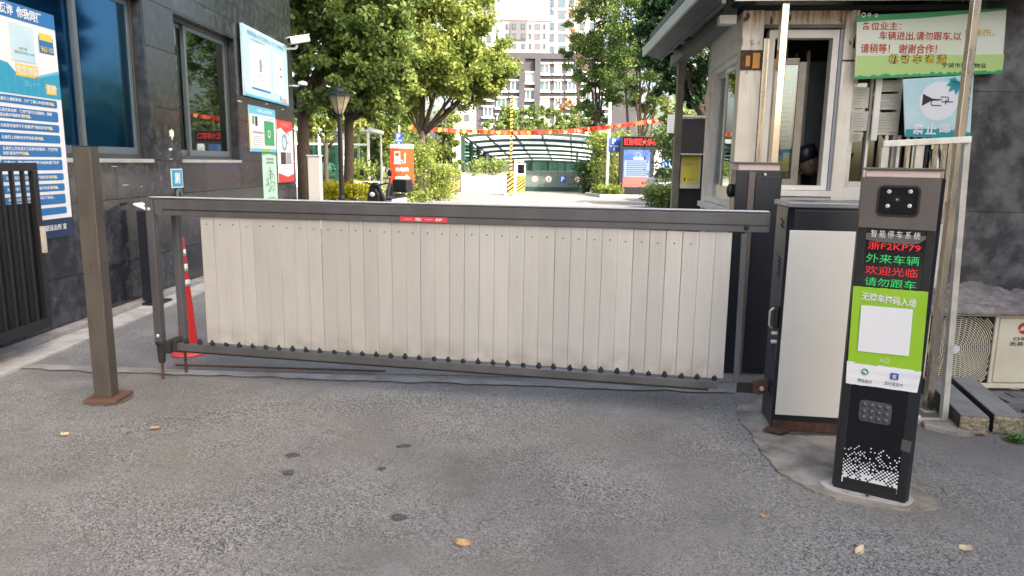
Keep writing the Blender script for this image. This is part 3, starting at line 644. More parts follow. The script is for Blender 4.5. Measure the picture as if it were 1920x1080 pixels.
# ribbed plank profile
prof=[]; nr=5; e=.0006
prof=[(0,0),(e,-.004)]
for k in range(nr):
    a=.004+(pw-.010)*k/nr; c=.004+(pw-.010)*(k+1)/nr
    prof+=[(a,-.0055),(c-.0025,-.0055),(c-.002,-.0045)]
prof+=[(pw-.0022,-.004),(pw-.0012,0)]
pb.prism([(x,y,0) for x,y in prof][::-1],(0,0,hh)); plank_me=pb.mesh('plank',M['plank'])
sm=MB(); sm.lathe([(.0045,0),(.0045,-.002),(.002,-.003)],8,(0,0,0),axis='y'); screw_me=sm.mesh('screw',M['black'])
rr=random.Random(33)
for k in range(NP):
    xx=x0+pw*k; ty=R(rr.uniform(-.19,.19)); zz=.277-.0008*k+rr.uniform(-.0012,.0012)
    o=share('plank',plank_me,gt,(xx,-.004+rr.uniform(-.0012,.0012),zz),(0,ty,R(rr.uniform(-1.6,1.6))))
    if k<NP-2: share('screw',screw_me,o,(pw*.5,-.0056,hh-.072+rr.uniform(-.004,.004)))
# rubber knobs along the bottom rail
kb=MB(); kb.lathe([(.009,0),(.009,.006),(.016,.008),(.017,.028),(.010,.031),(.009,.040),(.005,.042)],10); knob_me=kb.mesh('knob',M['rubber'])
kn=37; xa=GF.xz(352,650)[0]; xb_=GF.xz(1338,715)[0]
for k in range(kn):
    t=k/(kn-1); x=xa+(xb_-xa)*t; share('knob',knob_me,gt,(x,-.004,zb0+(zb1-zb0)*(x/GL)+.022),(R(rr.uniform(-8,8)),R(rr.uniform(-8,8)),0))
# closing link bar, hinge plates
b=MB(); b.bar((GF.xz(1394,440)[0],-.034,1.12),(GF.xz(1379,706)[0],-.034,.235),.012,.034,up=(1,0,0)); b.build('link_bar',M['gunmetal'],gt,bevel=.003)
b=MB(); x=GF.xz(1398,428)[0]; b.lathe([(.014,0),(.014,-.008),(.009,-.014)],12,(x,-.03,1.155),axis='y'); b.build('bolt',M['black'],gt)
xh=GF.xz(1400,716)[0]
b=MB(); b.box(xh-.06,-.03,.175,xh+.03,-.021,.235); b.build('hinge_plate',M['black'],gt)
b=MB(); b.prism([(xh+.03,-.02,.235),(xh+.03,-.02,.17),(xh+.08,-.02,.165),(xh+.14,-.02,.2),(xh+.15,-.02,.26),(xh+.10,-.02,.255)],(0,.04,0)); b.build('hinge_arm',M['rust'],gt,bevel=.004)
b=MB(); b.lathe([(.014,0),(.014,-.01),(.01,-.014)],12,(xh+.085,-.02,.205),axis='y'); b.tube((xh+.13,-.01,.24),(xh+.2,-.01,.26),.009); b.build('hinge_pin',M['galv'],gt)
xc,zc=GF.xz(797,411); s=GF.xz(841,412)[0]-GF.xz(753,410)[0]
b=MB(); b.box(xc-s/2,-.033,zc-.016,xc+s/2,-.0312,zc+.016); stk=b.build('red_sticker',M['redlabel'],gt); stk['label']='red sticker with four white characters'
T('一 车 一 杆',xc,zc,s*.82,.02,M['print_white'],gt,y=-.0345,bold=.01)

# ================================================================ BARRIER CABINET
CA=R(-8); CO=Vector((1.50,3.90,0)); CF=Frame(CO.x,CO.y,CA)
cb=thing('barrier_cabinet','dark barrier drive cabinet with large cream front panel beside the parking terminal','barrier cabinet',CO,CA)
CW,CD,CH=.50,.30,1.285
b=MB(); b.prism([(.03,0,.02),(CW-.03,0,.02),(CW,.03,.02),(CW,CD,.02),(0,CD,.02),(0,.03,.02)],(0,0,CH-.02)); b.build('housing',M['navy'],cb,bevel=.004)
b=MB(); b.box(-.015,-.02,CH,CW+.015,CD+.02,CH+.03); b.build('lid',mat('lid_sky_reflection',(0.23,0.235,0.25),.35,metal=.4),cb,bevel=.006)  # lid colour carries the sky's reflection as a lighter grey
b=MB(); b.box(.03,-.007,1.16,CW-.03,-.001,1.27); b.build('top_band',M['navy'],cb,bevel=.002)
b=MB(); b.box(.035,-.006,.14,CW-.03,-.002,1.158); b.build('panel_surround',M['black'],cb)
x0,z1=CF.xz(1480,431); _,z0=CF.xz(1465,776)
b=MB(); b.box(x0,-.016,z0,CW-.045,-.0065,z1); b.build('front_panel',M['panelw'],cb,bevel=.002)
b=MB(); b.box(.0,-.004,.02,CW,-.001,.075); b.build('rusty_skirt',M['rust'],cb)
for z in (.98,.955,.93,.905,.88,.50,.475,.45,.425,1.19,1.165): 
    b=MB(); b.bar((-.004,.11,z),(-.004,.17,z+.018),.006,.006); b.build('vent_slot',M['gunmetal'],cb)
b=MB(); b.box(-.03,.03,.60,-.002,.10,.72); b.build('lock_box',M['black'],cb,bevel=.006)
b=MB(); b.pipe([(-.03,.045,.72),(-.05,.045,.70),(-.05,.045,.62),(-.03,.045,.60)],.006,8); b.build('handle',M['galv'],cb,smooth=True)
for z in (.52,.57): 
    b=MB(); b.tube((-.03,.06,z),(0,.06,z),.012,n=8); b.build('bolt',M['galv'],cb)
b=MB(); b.prism([(-.06,-.05,.026),(.03,-.09,.026),(.10,-.03,.026),(-.02,.01,.026)],(0,0,.008)); b.build('foot_plate',M['rust'],cb)

# ================================================================ PARKING TERMINALS
def terminal_body(t,w,d,h):
    # stepped octagonal section column
    b=MB(); c=.03
    b.prism([(-w/2+.0,0,0),(w/2,0,0),(w/2+.012,.03,0),(w/2-.01,d,0),(-w/2+.01,d,0),(-w/2-.012,.03,0)],(0,0,h)); return b
# entry terminal (front faces the camera)
TA=R(-33); TC=Vector((1.655,3.085,0)); TF=Frame(TC.x,TC.y,TA)
et=thing('parking_terminal','tall dark entry parking terminal with lit red and green characters and a green notice','parking terminal',TC,TA)
TW=.298; TH=1.462
b=terminal_body(et,TW,.17,TH); b.build('body',M['navy'],et,bevel=.004)
# gun-metal front frame
b=MB(); f=-.012; x=TW/2
b.box(-x,f,.0,-x+.035,-.0005,TH); b.box(x-.035,f,0,x,-.0005,TH); b.box(-x+.035,f,0,x-.035,-.0005,.085)
b.build('front_frame',M['black'],et,bevel=.003)
b=MB(); 
# head plate with a rounded camera opening
def rrect(cx,cz,w,h,r,n=6):
    P=[]
    for (sx,sz,a0) in ((1,-1,-90),(1,1,0),(-1,1,90),(-1,-1,180)):
        for k in range(n+1): a=R(a0+90*k/n); P.append((cx+sx*(w/2-r)+r*math.cos(a),cz+sz*(h/2-r)+r*math.sin(a)))
    return P
cx_,cz_=TF.xz(1685,377); HW=.158; HH=.128
zt0=TF.xz(1680,428)[1]
def frame_with_hole(b,x0,z0,x1,z1,hole,y0,y1):
    # ring between rectangle and rounded hole
    n=len(hole); out=[]
    for (px,pz) in hole:
        dx,dz=px-cx_,pz-cz_; k=min((x1-cx_)/dx if dx>1e-6 else 1e9,(x0-cx_)/dx if dx<-1e-6 else 1e9,(z1-cz_)/dz if dz>1e-6 else 1e9,(z0-cz_)/dz if dz<-1e-6 else 1e9); out.append((cx_+dx*k,cz_+dz*k))
    for i in range(n):
        j=(i+1)%n
        b.quad((hole[i][0],y0,hole[i][1]),(out[i][0],y0,out[i][1]),(out[j][0],y0,out[j][1]),(hole[j][0],y0,hole[j][1]))
        b.quad((hole[i][0],y0,hole[i][1]),(hole[j][0],y0,hole[j][1]),(hole[j][0],y1,hole[j][1]),(hole[i][0],y1,hole[i][1]))
        if abs(out[i][0]-out[j][0])>1e-5 and abs(out[i][1]-out[j][1])>1e-5:   # corner triangle
            c=(x1 if (out[i][0]+out[j][0])/2>cx_ else x0, z1 if (out[i][1]+out[j][1])/2>cz_ else z0)
            b.poly([(out[i][0],y0,out[i][1]),(c[0],y0,c[1]),(out[j][0],y0,out[j][1])])
hole=rrect(cx_,cz_,HW,HH,.022)
frame_with_hole(b,-x+.001,zt0,x-.001,TH,hole,-.0185,-.0005)
M['bronze']=mat('bronze_grey_paint',(0.135,0.117,0.107),.42,metal=.25,col2=(.16,.14,.128),scale=2.5,stretch=(3,3,.8),rvar=.06)
b.box(-x+.001,-.0183,zt0-.002,x-.001,-.0175,zt0)
b.build('head_plate',M['bronze'],et)
b=MB()
ring_o=rrect(cx_,cz_,HW+.006,HH+.006,.025); ring_i=rrect(cx_,cz_,HW-.012,HH-.012,.016)
n=len(ring_o)
for i in range(n):
    j=(i+1)%n
    b.quad((ring_o[i][0],-.0215,ring_o[i][1]),(ring_i[i][0],-.0215,ring_i[i][1]),(ring_i[j][0],-.0215,ring_i[j][1]),(ring_o[j][0],-.0215,ring_o[j][1]))
    b.quad((ring_o[i][0],-.0215,ring_o[i][1]),(ring_o[j][0],-.0215,ring_o[j][1]),(ring_o[j][0],-.0185,ring_o[j][1]),(ring_o[i][0],-.0185,ring_o[i][1]))
    b.quad((ring_i[i][0],-.0215,ring_i[i][1]),(ring_i[j][0],-.0215,ring_i[j][1]),(ring_i[j][0],-.003,ring_i[j][1]),(ring_i[i][0],-.003,ring_i[i][1]))
b.build('camera_bezel',M['black'],et)
b=MB(); b.box(cx_-HW/2,-.006,cz_-HH/2,cx_+HW/2,-.003,cz_+HH/2); b.box(cx_-.05,-.012,cz_-.045,cx_+.05,-.006,cz_+.045); b.build('camera_window',M['blackgloss'],et)
for (u,v) in ((1668,359),(1708,359),(1665,386),(1706,386)):
    a,c=TF.xz(u,v); b=MB(); b.lathe([(.0085,0),(.0085,-.003),(.005,-.005)],14,(a,-.012,c),axis='y',m=M['led_white']); b.lathe([(.003,0),(.003,-.0005)],8,(a,-.0172,c),axis='y',m=M['print_grey']); b.build('camera_led',None,et)
a,c=TF.xz(1683,374); b=MB(); b.lathe([(.012,0),(.012,-.002)],16,(a,-.012,c),axis='y',m=M['black']); b.lathe([(.003,0),(.003,-.001)],8,(a,-.014,c),axis='y',m=M['led_white']); b.build('lens',None,et)
b=MB(); b.box(-x+.008,.003,TH,x-.008,.12,TH+.031); b.build('light_band',M['pinkband'],et,bevel=.004)
b=MB(); b.prism([(-x-.006,-.012,TH+.031),(x+.006,-.012,TH+.031),(x+.004,.165,TH+.031),(-x-.004,.165,TH+.031)],(0,0,.011)); b.build('cap',M['bronze'],et,bevel=.003)
# screen
xl,zs1=TF.xz(1625,434); xr,_=TF.xz(1740,434); zs0=TF.xz(1670,560)[1]
b=MB(); b.box(xl-.006,-.0105,.10,xr+.004,-.0015,zs1); b.build('front_panel',M['blackgloss'],et)
b=MB(); zt1=TF.xz(1670,452)[1]
b.prism([(xl,-.0135,zs1-.004),(xl,-.0135,zt1+.002),(xl+.04,-.0135,zt1-.004),(0.04,-.0135,zt1-.010),(xr-.03,-.0135,zt1-.004),(xr-.004,-.0135,zt1+.018),(xr-.004,-.0135,zs1-.004)],(0,.0025,0)); b.build('title_strip',M['bronze'],et)
def tline(s,u0,v0,u1,v1,m,bold,y=-.016,name='lettering',ext=0):
    a0,c0=TF.xz(u0,(v0+v1)/2,y); a1,_=TF.xz(u1,(v0+v1)/2,y); _,ca=TF.xz((u0+u1)/2,v0,y); _,cb_=TF.xz((u0+u1)/2,v1,y)
    T(s,(a0+a1)/2,(ca+cb_)/2,abs(a1-a0),abs(ca-cb_),m,et,y=y,bold=bold,name=name,ext=ext)
tline('智 能 停 车 系 统',1633,433,1726,447,M['print_grey'] if False else M['print_white'],.0)
tline('浙F2KP79',1627,455,1727,470,M['led_red'],.004,y=-.0125)
tline('外来车辆',1624,478,1724,495,M['led_green'],-.002,y=-.0125)
tline('欢迎光临',1622,501,1721,517,M['led_red'],-.002,y=-.0125)
tline('请勿跟车',1621,523,1718,539,M['led_green'],-.002,y=-.0125)
# green notice taped over the lower screen
nt_=thing('payment_notice','green and white notice taped across the entry terminal below its screen','notice',TC,TA)
A=TF.xz(1600,536,-.02); B=TF.xz(1741,547,-.02); Cc=TF.xz(1720,736,-.02); D=TF.xz(1586,718,-.02); mL=TF.xz(1590,678,-.02); mR=TF.xz(1727,698,-.02)
rr=random.Random(8)
def curled(b,p,q,r_,s_,y,n=14,m=None):
    # p..q top edge, s..r bottom edge, with small waves in depth
    vs=[];fs=[]; k=8
    for j in range(k+1):
        for i in range(n+1):
            u=i/n; v=j/k; tx=p[0]+(q[0]-p[0])*u; tz=p[1]+(q[1]-p[1])*u; bx_=s_[0]+(r_[0]-s_[0])*u; bz=s_[1]+(r_[1]-s_[1])*u
            wob=.0015*math.sin(7*u+3*v)+.0012*math.sin(15*v+2*u); e=.004*(max(0,u-.85)/.15)**2*(1 if j<3 else .3)
            jz=rr.uniform(-.0012,.0012) if j in(0,k) else 0
            vs.append((tx+(bx_-tx)*v,y+wob-e,tz+(bz-tz)*v+jz))
    for j in range(k):
        for i in range(n): a=j*(n+1)+i; fs.append((a,a+n+1,a+n+2,a+1))
    b.add(vs,fs,m)
b=MB(); curled(b,A,B,mR,mL,-.022); o=b.build('green_sheet',M['sticker_green'],nt_,smooth=True)
b=MB(); curled(b,(mL[0]-.004,mL[1]+.004),(mR[0]+.002,mR[1]+.004),Cc,D,-.0235); b.build('white_sheet',M['print_white'],nt_,smooth=True)
def npt(u,v,y=-.027): return TF.xz(u,v,y)
P_=[npt(1615,572),npt(1712,580),npt(1704,668),npt(1608,658)]
b=MB(); b.poly([(a,-.0265,c) for a,c in (P_[3],P_[2],P_[1],P_[0])]); b.build('blank_square',M['print_white'],nt_)
def nline(s,u0,v0,u1,v1,m,bold=0,y=-.0275,rot=0):
    a0,_=npt(u0,(v0+v1)/2,y); a1,_=npt(u1,(v0+v1)/2,y); _,ca=npt((u0+u1)/2,v0,y); _,cb_=npt((u0+u1)/2,v1,y)
    T(s,(a0+a1)/2,(ca+cb_)/2,abs(a1-a0),abs(ca-cb_),m,nt_,y=y,bold=bold,rot=rot)
nline('无牌车扫码入场',1615,554,1719,570,M['print_white'],.02,rot=R(-3))
nline('入口',1648,671,1666,680,M['print_white'],.0)
nline('微信支付',1608,711,1635,718,M['print_black'],.0); nline('支付宝支付',1658,717,1693,724,M['print_black'],.0)
pr=Print(nt_,-.026,'icon'); a,c=npt(1622,697); pr.disc(a,c,.0145,'print_green'); pr.disc(a-.003,c+.002,.006,'print_white',2,rz=.005); pr.disc(a+.004,c-.003,.0055,'print_white',2,rz=.0045)
a,c=npt(1677,706); pr.p(rrect(a,c,.033,.03,.005),'sign_blue'); pr.done()
T('支',a,c,.02,.02,M['print_white'],nt_,y=-.029,bold=.02)
# keypad
a,c=TF.xz(1641,773,-.012)
b=MB(); b.prism([(x_,-.0105,z_) for x_,z_ in rrect(a,c,.130,.098,.016)],(0,-.005,0)); b.build('keypad_plate',mat('keypad_plate',(0.075,0.075,0.08),.45),et)
kme=MB(); kme.lathe([(.0105,0),(.0105,-.003),(.008,-.007),(.003,-.0085)],14,axis='y'); kme=kme.mesh('key',M['gunmetal']); kme.polygons.foreach_set('use_smooth',[True]*len(kme.polygons))
for i in range(4):
    for j in range(3): share('key',kme,et,(a-.045+.03*i,-.0155,c+.03-.03*j))
# white dotted dither pattern
x0,zp0=TF.xz(1576,902,-.012); x1,_=TF.xz(1682,918,-.012); zp1=TF.xz(1640,840,-.012)[1]
b=MB(); rr=random.Random(3); N=28; cs=(x1-x0)/N; rows=int((zp1-zp0)/cs)
for j in range(rows):
    t=j/rows
    for i in range(N):
        if (i+j)%2: pr_=1.25-1.0*t
        else: pr_=.62-1.5*t
        if rr.random()<pr_:
            s_=cs*(.5 if t<.45 else .36)*rr.uniform(.9,1.0); cx=x0+(i+.5)*cs; cz=zp0+(j+.5)*cs
            b.quad((cx-s_,-.0118,cz-s_),(cx+s_,-.0118,cz-s_),(cx+s_,-.0118,cz+s_),(cx-s_,-.0118,cz+s_))
b.build('dot_pattern',M['print_white'],et)
a,c=TF.xz(1699,836,-.013); b=MB(); b.prism([(a-.018,-.013,c+.028),(a-.02,-.013,c-.022),(a+.018,-.013,c-.03),(a+.02,-.013,c+.024)],(0,-.001,0)); b.build('tape_patch',mat('grey_tape',(0.09,0.09,0.085),.3),et)
b=MB(); b.lathe([(.008,0),(.006,.01)],8,(0.0,-.035,.026)); b.build('anchor_bolt',M['rust'],et)

# exit terminal, its back towards us
XC=Vector((1.712,5.045,0)); XA=R(-4); XF=Frame(XC.x,XC.y,XA)
xt=thing('parking_terminal','second parking terminal seen from behind, standing before the guard booth window','parking terminal',XC,XA)
w=.315; TH2=1.475
b=MB(); b.prism([(-w/2,.0,0),(w/2,0,0),(w/2-.01,.2,0),(-w/2+.01,.2,0)],(0,0,TH2)); b.build('body',M['navy'],xt,bevel=.004)
b=MB(); b.box(-w/2+.085,-.012,.0,-w/2+.13,-.0005,TH2-.01); b.build('cover_strip',M['bronze'],xt,bevel=.002)
b=MB(); b.box(-w/2+.135,-.008,.05,w/2-.01,-.0005,TH2-.04); b.build('rear_door',M['navy'],xt,bevel=.003)
a,c=XF.xz(1434,327); b=MB(); b.lathe([(.010,0),(.010,-.006),(.006,-.008)],12,(a,-.008,c),axis='y'); b.build('lock',M['galv'],xt)
b=MB(); b.box(-w/2+.015,.015,TH2,w/2-.015,.17,TH2+.045); b.build('light_band',M['pinkband'],xt,bevel=.003)
b=MB(); b.box(-w/2-.004,-.01,TH2+.045,w/2+.004,.2,TH2+.056); b.build('cap',M['bronze'],xt,bevel=.002)
b=MB(); b.ball((-w/2-.01,.1,1.33),.03,.03,.05); b.build('side_sensor',M['black'],xt)

# ================================================================ LEFT BOLLARD POST
pt=thing('steel_post','tall brown-grey square steel post on a rusty base plate left of the barrier','post',(-2.52,4.30,0))
b=MB(); b.box(-.062,-.055,.03,.045,.035,1.56); b.build('shaft',M['post_grey'],pt,bevel=.005)
b=MB(); b.box(-.062,-.055,1.5605,.045,.035,1.566); b.build('cap',M['black'],pt)
M['rust_plate']=mat('rusting_plate',(0.085,0.077,0.068),.6,col2=(0.14,0.065,0.04),scale=5,mixlo=.45,mixhi=.55)
b=MB(); b.box(-.105,-.10,.008,.10,.10,.032); b.build('base_plate',M['rust_plate'],pt,bevel=.003)
b=MB(); b.lathe([(.008,0),(.008,-.002)],10,(-.01,-.055,.86),axis='y'); b.build('rivet',M['rust'],pt)
b=MB(); b.lathe([(.005,0),(.005,.002)],8,(.045,-.01,.87),axis='x'); b.build('rivet',M['black'],pt)

# ================================================================ CARD READER PEDESTAL
pd=thing('card_reader_post','slim black card reader pedestal with slanted white top against the granite wall','card reader',(-3.72,7.28,0))
b=MB(); b.box(-.12,-.16,.02,.13,.14,.045); b.build('base_plate',M['black'],pd,bevel=.004)
b=MB(); b.prism([(-.07,-.08,.045),(.07,-.08,.045),(.07,.08,.045),(-.07,.08,.045)],(0,0,.93)); b.build('shaft',M['navy'],pd,bevel=.006)
b=MB(); b.prism([(-.09,-.09,1.035),(.08,-.09,.965),(.08,-.09,.985),(-.09,-.09,1.055)],(0,.18,0)); b.build('reader_plate',M['print_white'],pd,bevel=.003)
b=MB(); b.ball((.0,0,1.022),.03,.04,.012); b.build('sensor',M['black'],pd,smooth=True)

# ================================================================ TRAFFIC CONE
cn=thing('traffic_cone','tall slim red traffic cone with white bands behind the barrier end','traffic cone',(-2.50,5.37,.0))
def cr(z): return .018+.062*(1-z/.92)**1.15
zs=[0.03,.1,.2,.3,.4]
b=MB(); b.lathe([(.125,.008),(.128,.02),(.118,.03),(.085,.034),(.07,.04)],20); b.build('base',M['pinkred'],cn,smooth=True)
b=MB(); b.lathe([(cr(z),z) for z in (.035,.12,.25,.38,.52,.66,.8,.90)]+[(.012,.92)],20); b.build('cone_body',M['red'],cn,smooth=True)
for (z0,z1) in ((.545,.595),(.66,.715),(.775,.825)):
    b=MB(); b.lathe([(cr(z0)+.003,z0),(cr(z1)+.003,z1)],20); b.build('band',M['reflect'],cn,smooth=True)

# ================================================================ OPEN FOLDING GATE LEAF AT LEFT
fg=thing('metal_gate','black barred metal gate leaf folded open against the blue poster wall','gate',(-3.60,5.44,0),R(90))
# local x runs along +Y of the world, so negative x is towards us
b=MB(); zt_,zb_=1.455,.2
b.box(-2.3,-.02,zt_-.06,0,.02,zt_); b.box(-.055,-.02,zb_,0,.02,zt_-.061); b.box(-2.3,-.02,zb_,-.056,.02,zb_+.07); b.build('frame',M['black'],fg,bevel=.003)
bar=MB(); bar.box(-.012,-.012,0,.012,.012,zt_-.06-zb_-.07); bar=bar.mesh('gate_bar',M['black'])
for k in range(19): share('gate_bar',bar,fg,(-.15-.115*k,0,zb_+.07))
b=MB(); b.box(-.045,-.045,.78,-.015,-.021,.98); b.box(-.038,-.05,.80,-.022,-.0455,.96,M['alu']); b.ms=[M['galv'],M['alu']]; b.build('latch',M['galv'],fg)
b=MB(); b.box(-.80,-.03,.02,-.75,.03,.55); b.build('hinge_post',M['galv'],fg)
b=MB(); b.box(-2.3,-.03,.0,-2.24,.03,.2); b.build('stop_leg',M['galv'],fg)
b=MB(); b.box(-2.3,.03,.18,-.0,.05,zt_-.3); b.build('lower_sheet',M['navy'],fg)

# ================================================================ WALL POSTERS, LEFT
def wallpanel(name,label,cat,y0,y1,z0,z1,m,t=.012,off=.004):
    o=thing(name,label,cat,(LX+off,y0,z0),R(90)); b=MB(); b.box(0,-t,0,y1-y0,0,z1-z0); b.build('board',m,o); return o,y1-y0,z1-z0,-t
po,w,h,yf=wallpanel('wall_poster','large blue and white police anti-fraud poster with ten blue text boxes','poster',5.375,6.25,.83,2.66,M['print_white'],t=.02,off=.006)
vz=lambda v: h-(v-32)/223.0
pr=Print(po,yf)
pr.r(0,vz(58.6),w,h,'print_blue'); pr.r(0,0,w,vz(405),'print_navy')
pr.p([(0,vz(184.6)),(w,vz(184.6)),(w,vz(133)),(w-.30,vz(151)),(w-.52,vz(151)),(w-.62,vz(134)),(0,vz(128))],'print_teal')
pr.p([(w-.30,vz(153)),(w,vz(137)),(w,vz(132)),(w-.30,vz(149))],'print_skyblue',2)
pr.r(w-.23,vz(105),w-.045,vz(76),'print_blue',2); pr.r(w-.22,vz(83),w-.055,vz(70),'print_yellow',3)
pr.r(w-.57,h-.43,w-.29,h-.15,'print_pale',2)
pr.r(w-.54,vz(153),w-.27,vz(132),'print_yellow',2); pr.r(w-.19,vz(178),w-.06,vz(160),'print_yellow',3)
for k in range(9): pr.r(.05+.09*k,vz(182),.053+.09*k,vz(150+3*(k%3)),'print_skyblue',2)
rows_=[(187.6,201.5),(208,227),(232,246),(251,266),(272,291),(296,315),(321,334),(340,354),(360,378),(384,397)]
lines=['凡是网上兼职刷单、做任务赚佣金的就是诈骗。','凡是交易电商、快递客服可以退赔款，索要\n短信验证码的就是诈骗。','凡是冒充领导不见面要求转账的就是诈骗。','凡是网上贷款先交费的就是诈骗。','凡是网上交友或大额投资炒股刷单、下注博彩\n的就是杀猪盘诈骗。','凡是QQ、微信自称朋友要打电话给直播投资\n理财的就是诈骗。','凡是公检法可以远程办案转账的就是诈骗。','凡是下载不明软件要你的验证码就是诈骗。','凡是QQ注销(校园)贷款游戏装备、\n二手货的就是诈骗。','凡是未知链接不点击。']
for i,(va,vb) in enumerate(rows_):
    z1_,z0_=vz(va),vz(vb); pr.p(rrect(w/2+.0,(z0_+z1_)/2,w-.13,z1_-z0_,.016),'print_blue')
    for j,ln in enumerate(lines[i].split('\n')):
        two='\n' in lines[i]; zc_=(z0_+z1_)/2 if not two else (z1_-(z1_-z0_)*(.28+.42*j)); wl=min(w-.2,.033*len(ln)); T(ln,.10+wl/2,zc_,wl,.028,M['print_white'],po,y=yf-.003,bold=.02); T('诈骗',.10+wl-.065,zc_,.05,.028,M['print_yellow'],po,y=yf-.0045,bold=.03) if ln.endswith('骗。') else None
pr.done()
T('全民反诈  你我同行',w-.17-.315,vz(45),.63,.085,M['print_white'],po,y=yf-.003,bold=.03)
T('96110',w-.138,vz(98),.15,.05,M['print_yellow'],po,y=yf-.0055,bold=.02)
T('扫码下载',w-.43,vz(106),.10,.022,M['print_black'],po,y=yf-.003); T('“国家反诈中心”APP',w-.42,vz(113),.24,.024,M['print_black'],po,y=yf-.003)
T('电信诈骗',w-.405,vz(142),.25,.075,M['print_white'],po,y=yf-.005,bold=.01)
T('谨防十个',w-.36,vz(164),.20,.05,M['print_skyblue'],po,y=yf-.005,bold=.01)
T('“凡是”',w-.125,vz(169),.15,.06,M['print_white'],po,y=yf-.0058,bold=.01)
T('贵驷街道',.26,vz(421)-.01,.22,.05,M['print_white'],po,y=yf-.003,bold=.02); T('贵驷派出所 宣',w-.26,vz(421),.34,.05,M['print_white'],po,y=yf-.003,bold=.02)
# big pale notice board
po,w,h,yf=wallpanel('notice_board','large pale blue notice board with two white charts high on the granite wall','notice board',10.44,12.44,2.40,3.38,M['print_pale'],t=.03,off=.03)
pr=Print(po,yf); pr.r(.25,.16,1.13,.78,'print_white'); pr.r(1.28,.16,1.72,.76,'print_white'); pr.r(.29,.12,1.1,.145,'print_blue',2)
pr.r(.64,.40,.74,.58,'print_grey',2)
rr=random.Random(2)
for k in range(14): a=rr.uniform(.32,1.02); c=rr.uniform(.2,.68); pr.r(a,c,a+.06,c+.015,'print_grey',2)
for k in range(12): pr.r(1.34,.68-.038*k,1.34+rr.uniform(.12,.32),.688-.038*k,'print_grey',2)
pr.r(1.58,.42,1.68,.45,'print_red',2); pr.r(1.58,.54,1.68,.57,'print_blue',2); pr.r(1.55,.05,1.62,.12,'print_teal',1); pr.r(1.65,.03,1.9,.10,'print_pink',1); pr.r(0,0,w,.035,'print_skyblue')
pr.done()
T('贵驷街道小区业主物业公示栏 公开服务',1.0,.895,1.65,.075,M['print_teal'],po,y=yf-.003); T('小区 物业服务 内容 公示',.62,.82,.6,.03,M['print_black'],po,y=yf-.003)
po,w,h,yf=wallpanel('wall_poster','blue headed health notice with green column below the big pale board','poster',10.68,11.85,1.62,2.29,M['print_white'],t=.008)
pr=Print(po,yf); pr.r(0,h-.12,w,h,'print_skyblue'); pr.r(0,0,w,.05,'print_skyblue'); pr.r(.62,.1,1.08,.47,'print_green'); pr.r(0,0,.03,h-.12,'print_yellow',2); pr.r(.5,.0,.85,.05,'print_lime',2); pr.r(.12,.40,.2,.52,'print_green',2); pr.r(.24,.38,.34,.52,'print_black',2); pr.r(.12,.27,.58,.30,'print_grey',2)
for k in range(6): pr.r(.1,.22-.03*k,.56,.228-.03*k,'print_grey',2)
for k in range(3): pr.r(.65,.51-.02*k,1.05,.516-.02*k,'print_grey',2)
pr.ring(.84,.28,.06,.02,'print_white',2); pr.done(); T('健康防护宣传栏',.68,h-.06,.7,.055,M['print_white'],po,y=yf-.003,bold=.01)
po,w,h,yf=wallpanel('wall_poster','narrow red and white poster with grey pictures near the building corner','poster',11.90,12.74,1.13,2.15,M['print_white'],t=.008)
pr=Print(po,yf); pr.p([(0,h),(0,h-.16),(.2,h-.12),(.45,h-.2),(.7,h-.16),(w,h-.14),(w,h)],'print_red'); pr.p([(0,0),(w,0),(w,.14),(.5,.09),(0,.16)],'print_red'); pr.r(0,h-.06,w,h,'print_yellow',2) if False else None
pr.r(.15,.30,.42,.5,'print_black'); pr.r(.44,.30,.72,.5,'print_grey'); pr.ring(.36,.66,.14,.05,'print_grey'); pr.ring(.55,.74,.10,.03,'print_grey'); pr.p([(.2,.55),(.5,.6),(.6,.82),(.3,.8)],'print_pale',1)
for k in range(3): pr.r(.2,.26-.03*k,.66,.268-.03*k,'print_grey')
pr.done(); T('文明健康生活',.42,h-.07,.5,.07,M['print_pink'],po,y=yf-.003)
po,w,h,yf=wallpanel('wall_poster','narrow mint green poster with a dotted leaf lung picture, low on the wall','poster',11.17,11.82,.84,1.612,M['print_mint'],t=.006)
pr=Print(po,yf); rr=random.Random(6)
for k in range(150):
    a=rr.uniform(-1,1); c=rr.uniform(-1,1)
    if a*a+c*c>1 or abs(a)<.1: continue
    sx_=.14 if a<0 else .15; x_=w/2+ (a*.22); z_=.32+c*.19; 
    pr.disc(x_,z_,rr.uniform(.008,.018),'print_green' if a>0 else ('print_grey' if k%2 else 'print_green'),1,n=6)
pr.r(w/2-.012,.34,w/2+.012,.56,'print_black'); pr.p([(0,h),(0,h-.04),(w*.5,h-.02),(w,h-.05),(w,h)],'print_green'); pr.done()
T('爱护肺部',.34,h-.10,.34,.04,M['print_black'],po,y=yf-.003); T('拒绝吸烟',.34,h-.155,.34,.04,M['print_black'],po,y=yf-.003); T('全民健康行动',.34,.06,.34,.05,M['print_green'],po,y=yf-.003,bold=.01)
po,w,h,yf=wallpanel('small_sign','small blue square sign with one white character above the wall reader','sign',8.17,8.45,1.17,1.385,M['print_white'],t=.006)
pr=Print(po,yf); pr.r(.012,.012,w-.012,h-.012,'print_teal'); pr.done(); T('刷',w/2,h/2,.13,.13,M['print_white'],po,y=yf-.003,bold=.03)
rd=thing('wall_reader','small grey oval access reader on the granite wall under the blue sign','reader',(LX+.003,8.33,1.08),R(90))
b=MB(); b.prism([(x_,0,z_) for x_,z_ in rrect(0,0,.15,.16,.07)],(0,-.02,0)); b.build('housing',M['framegrey'],rd,bevel=.004)
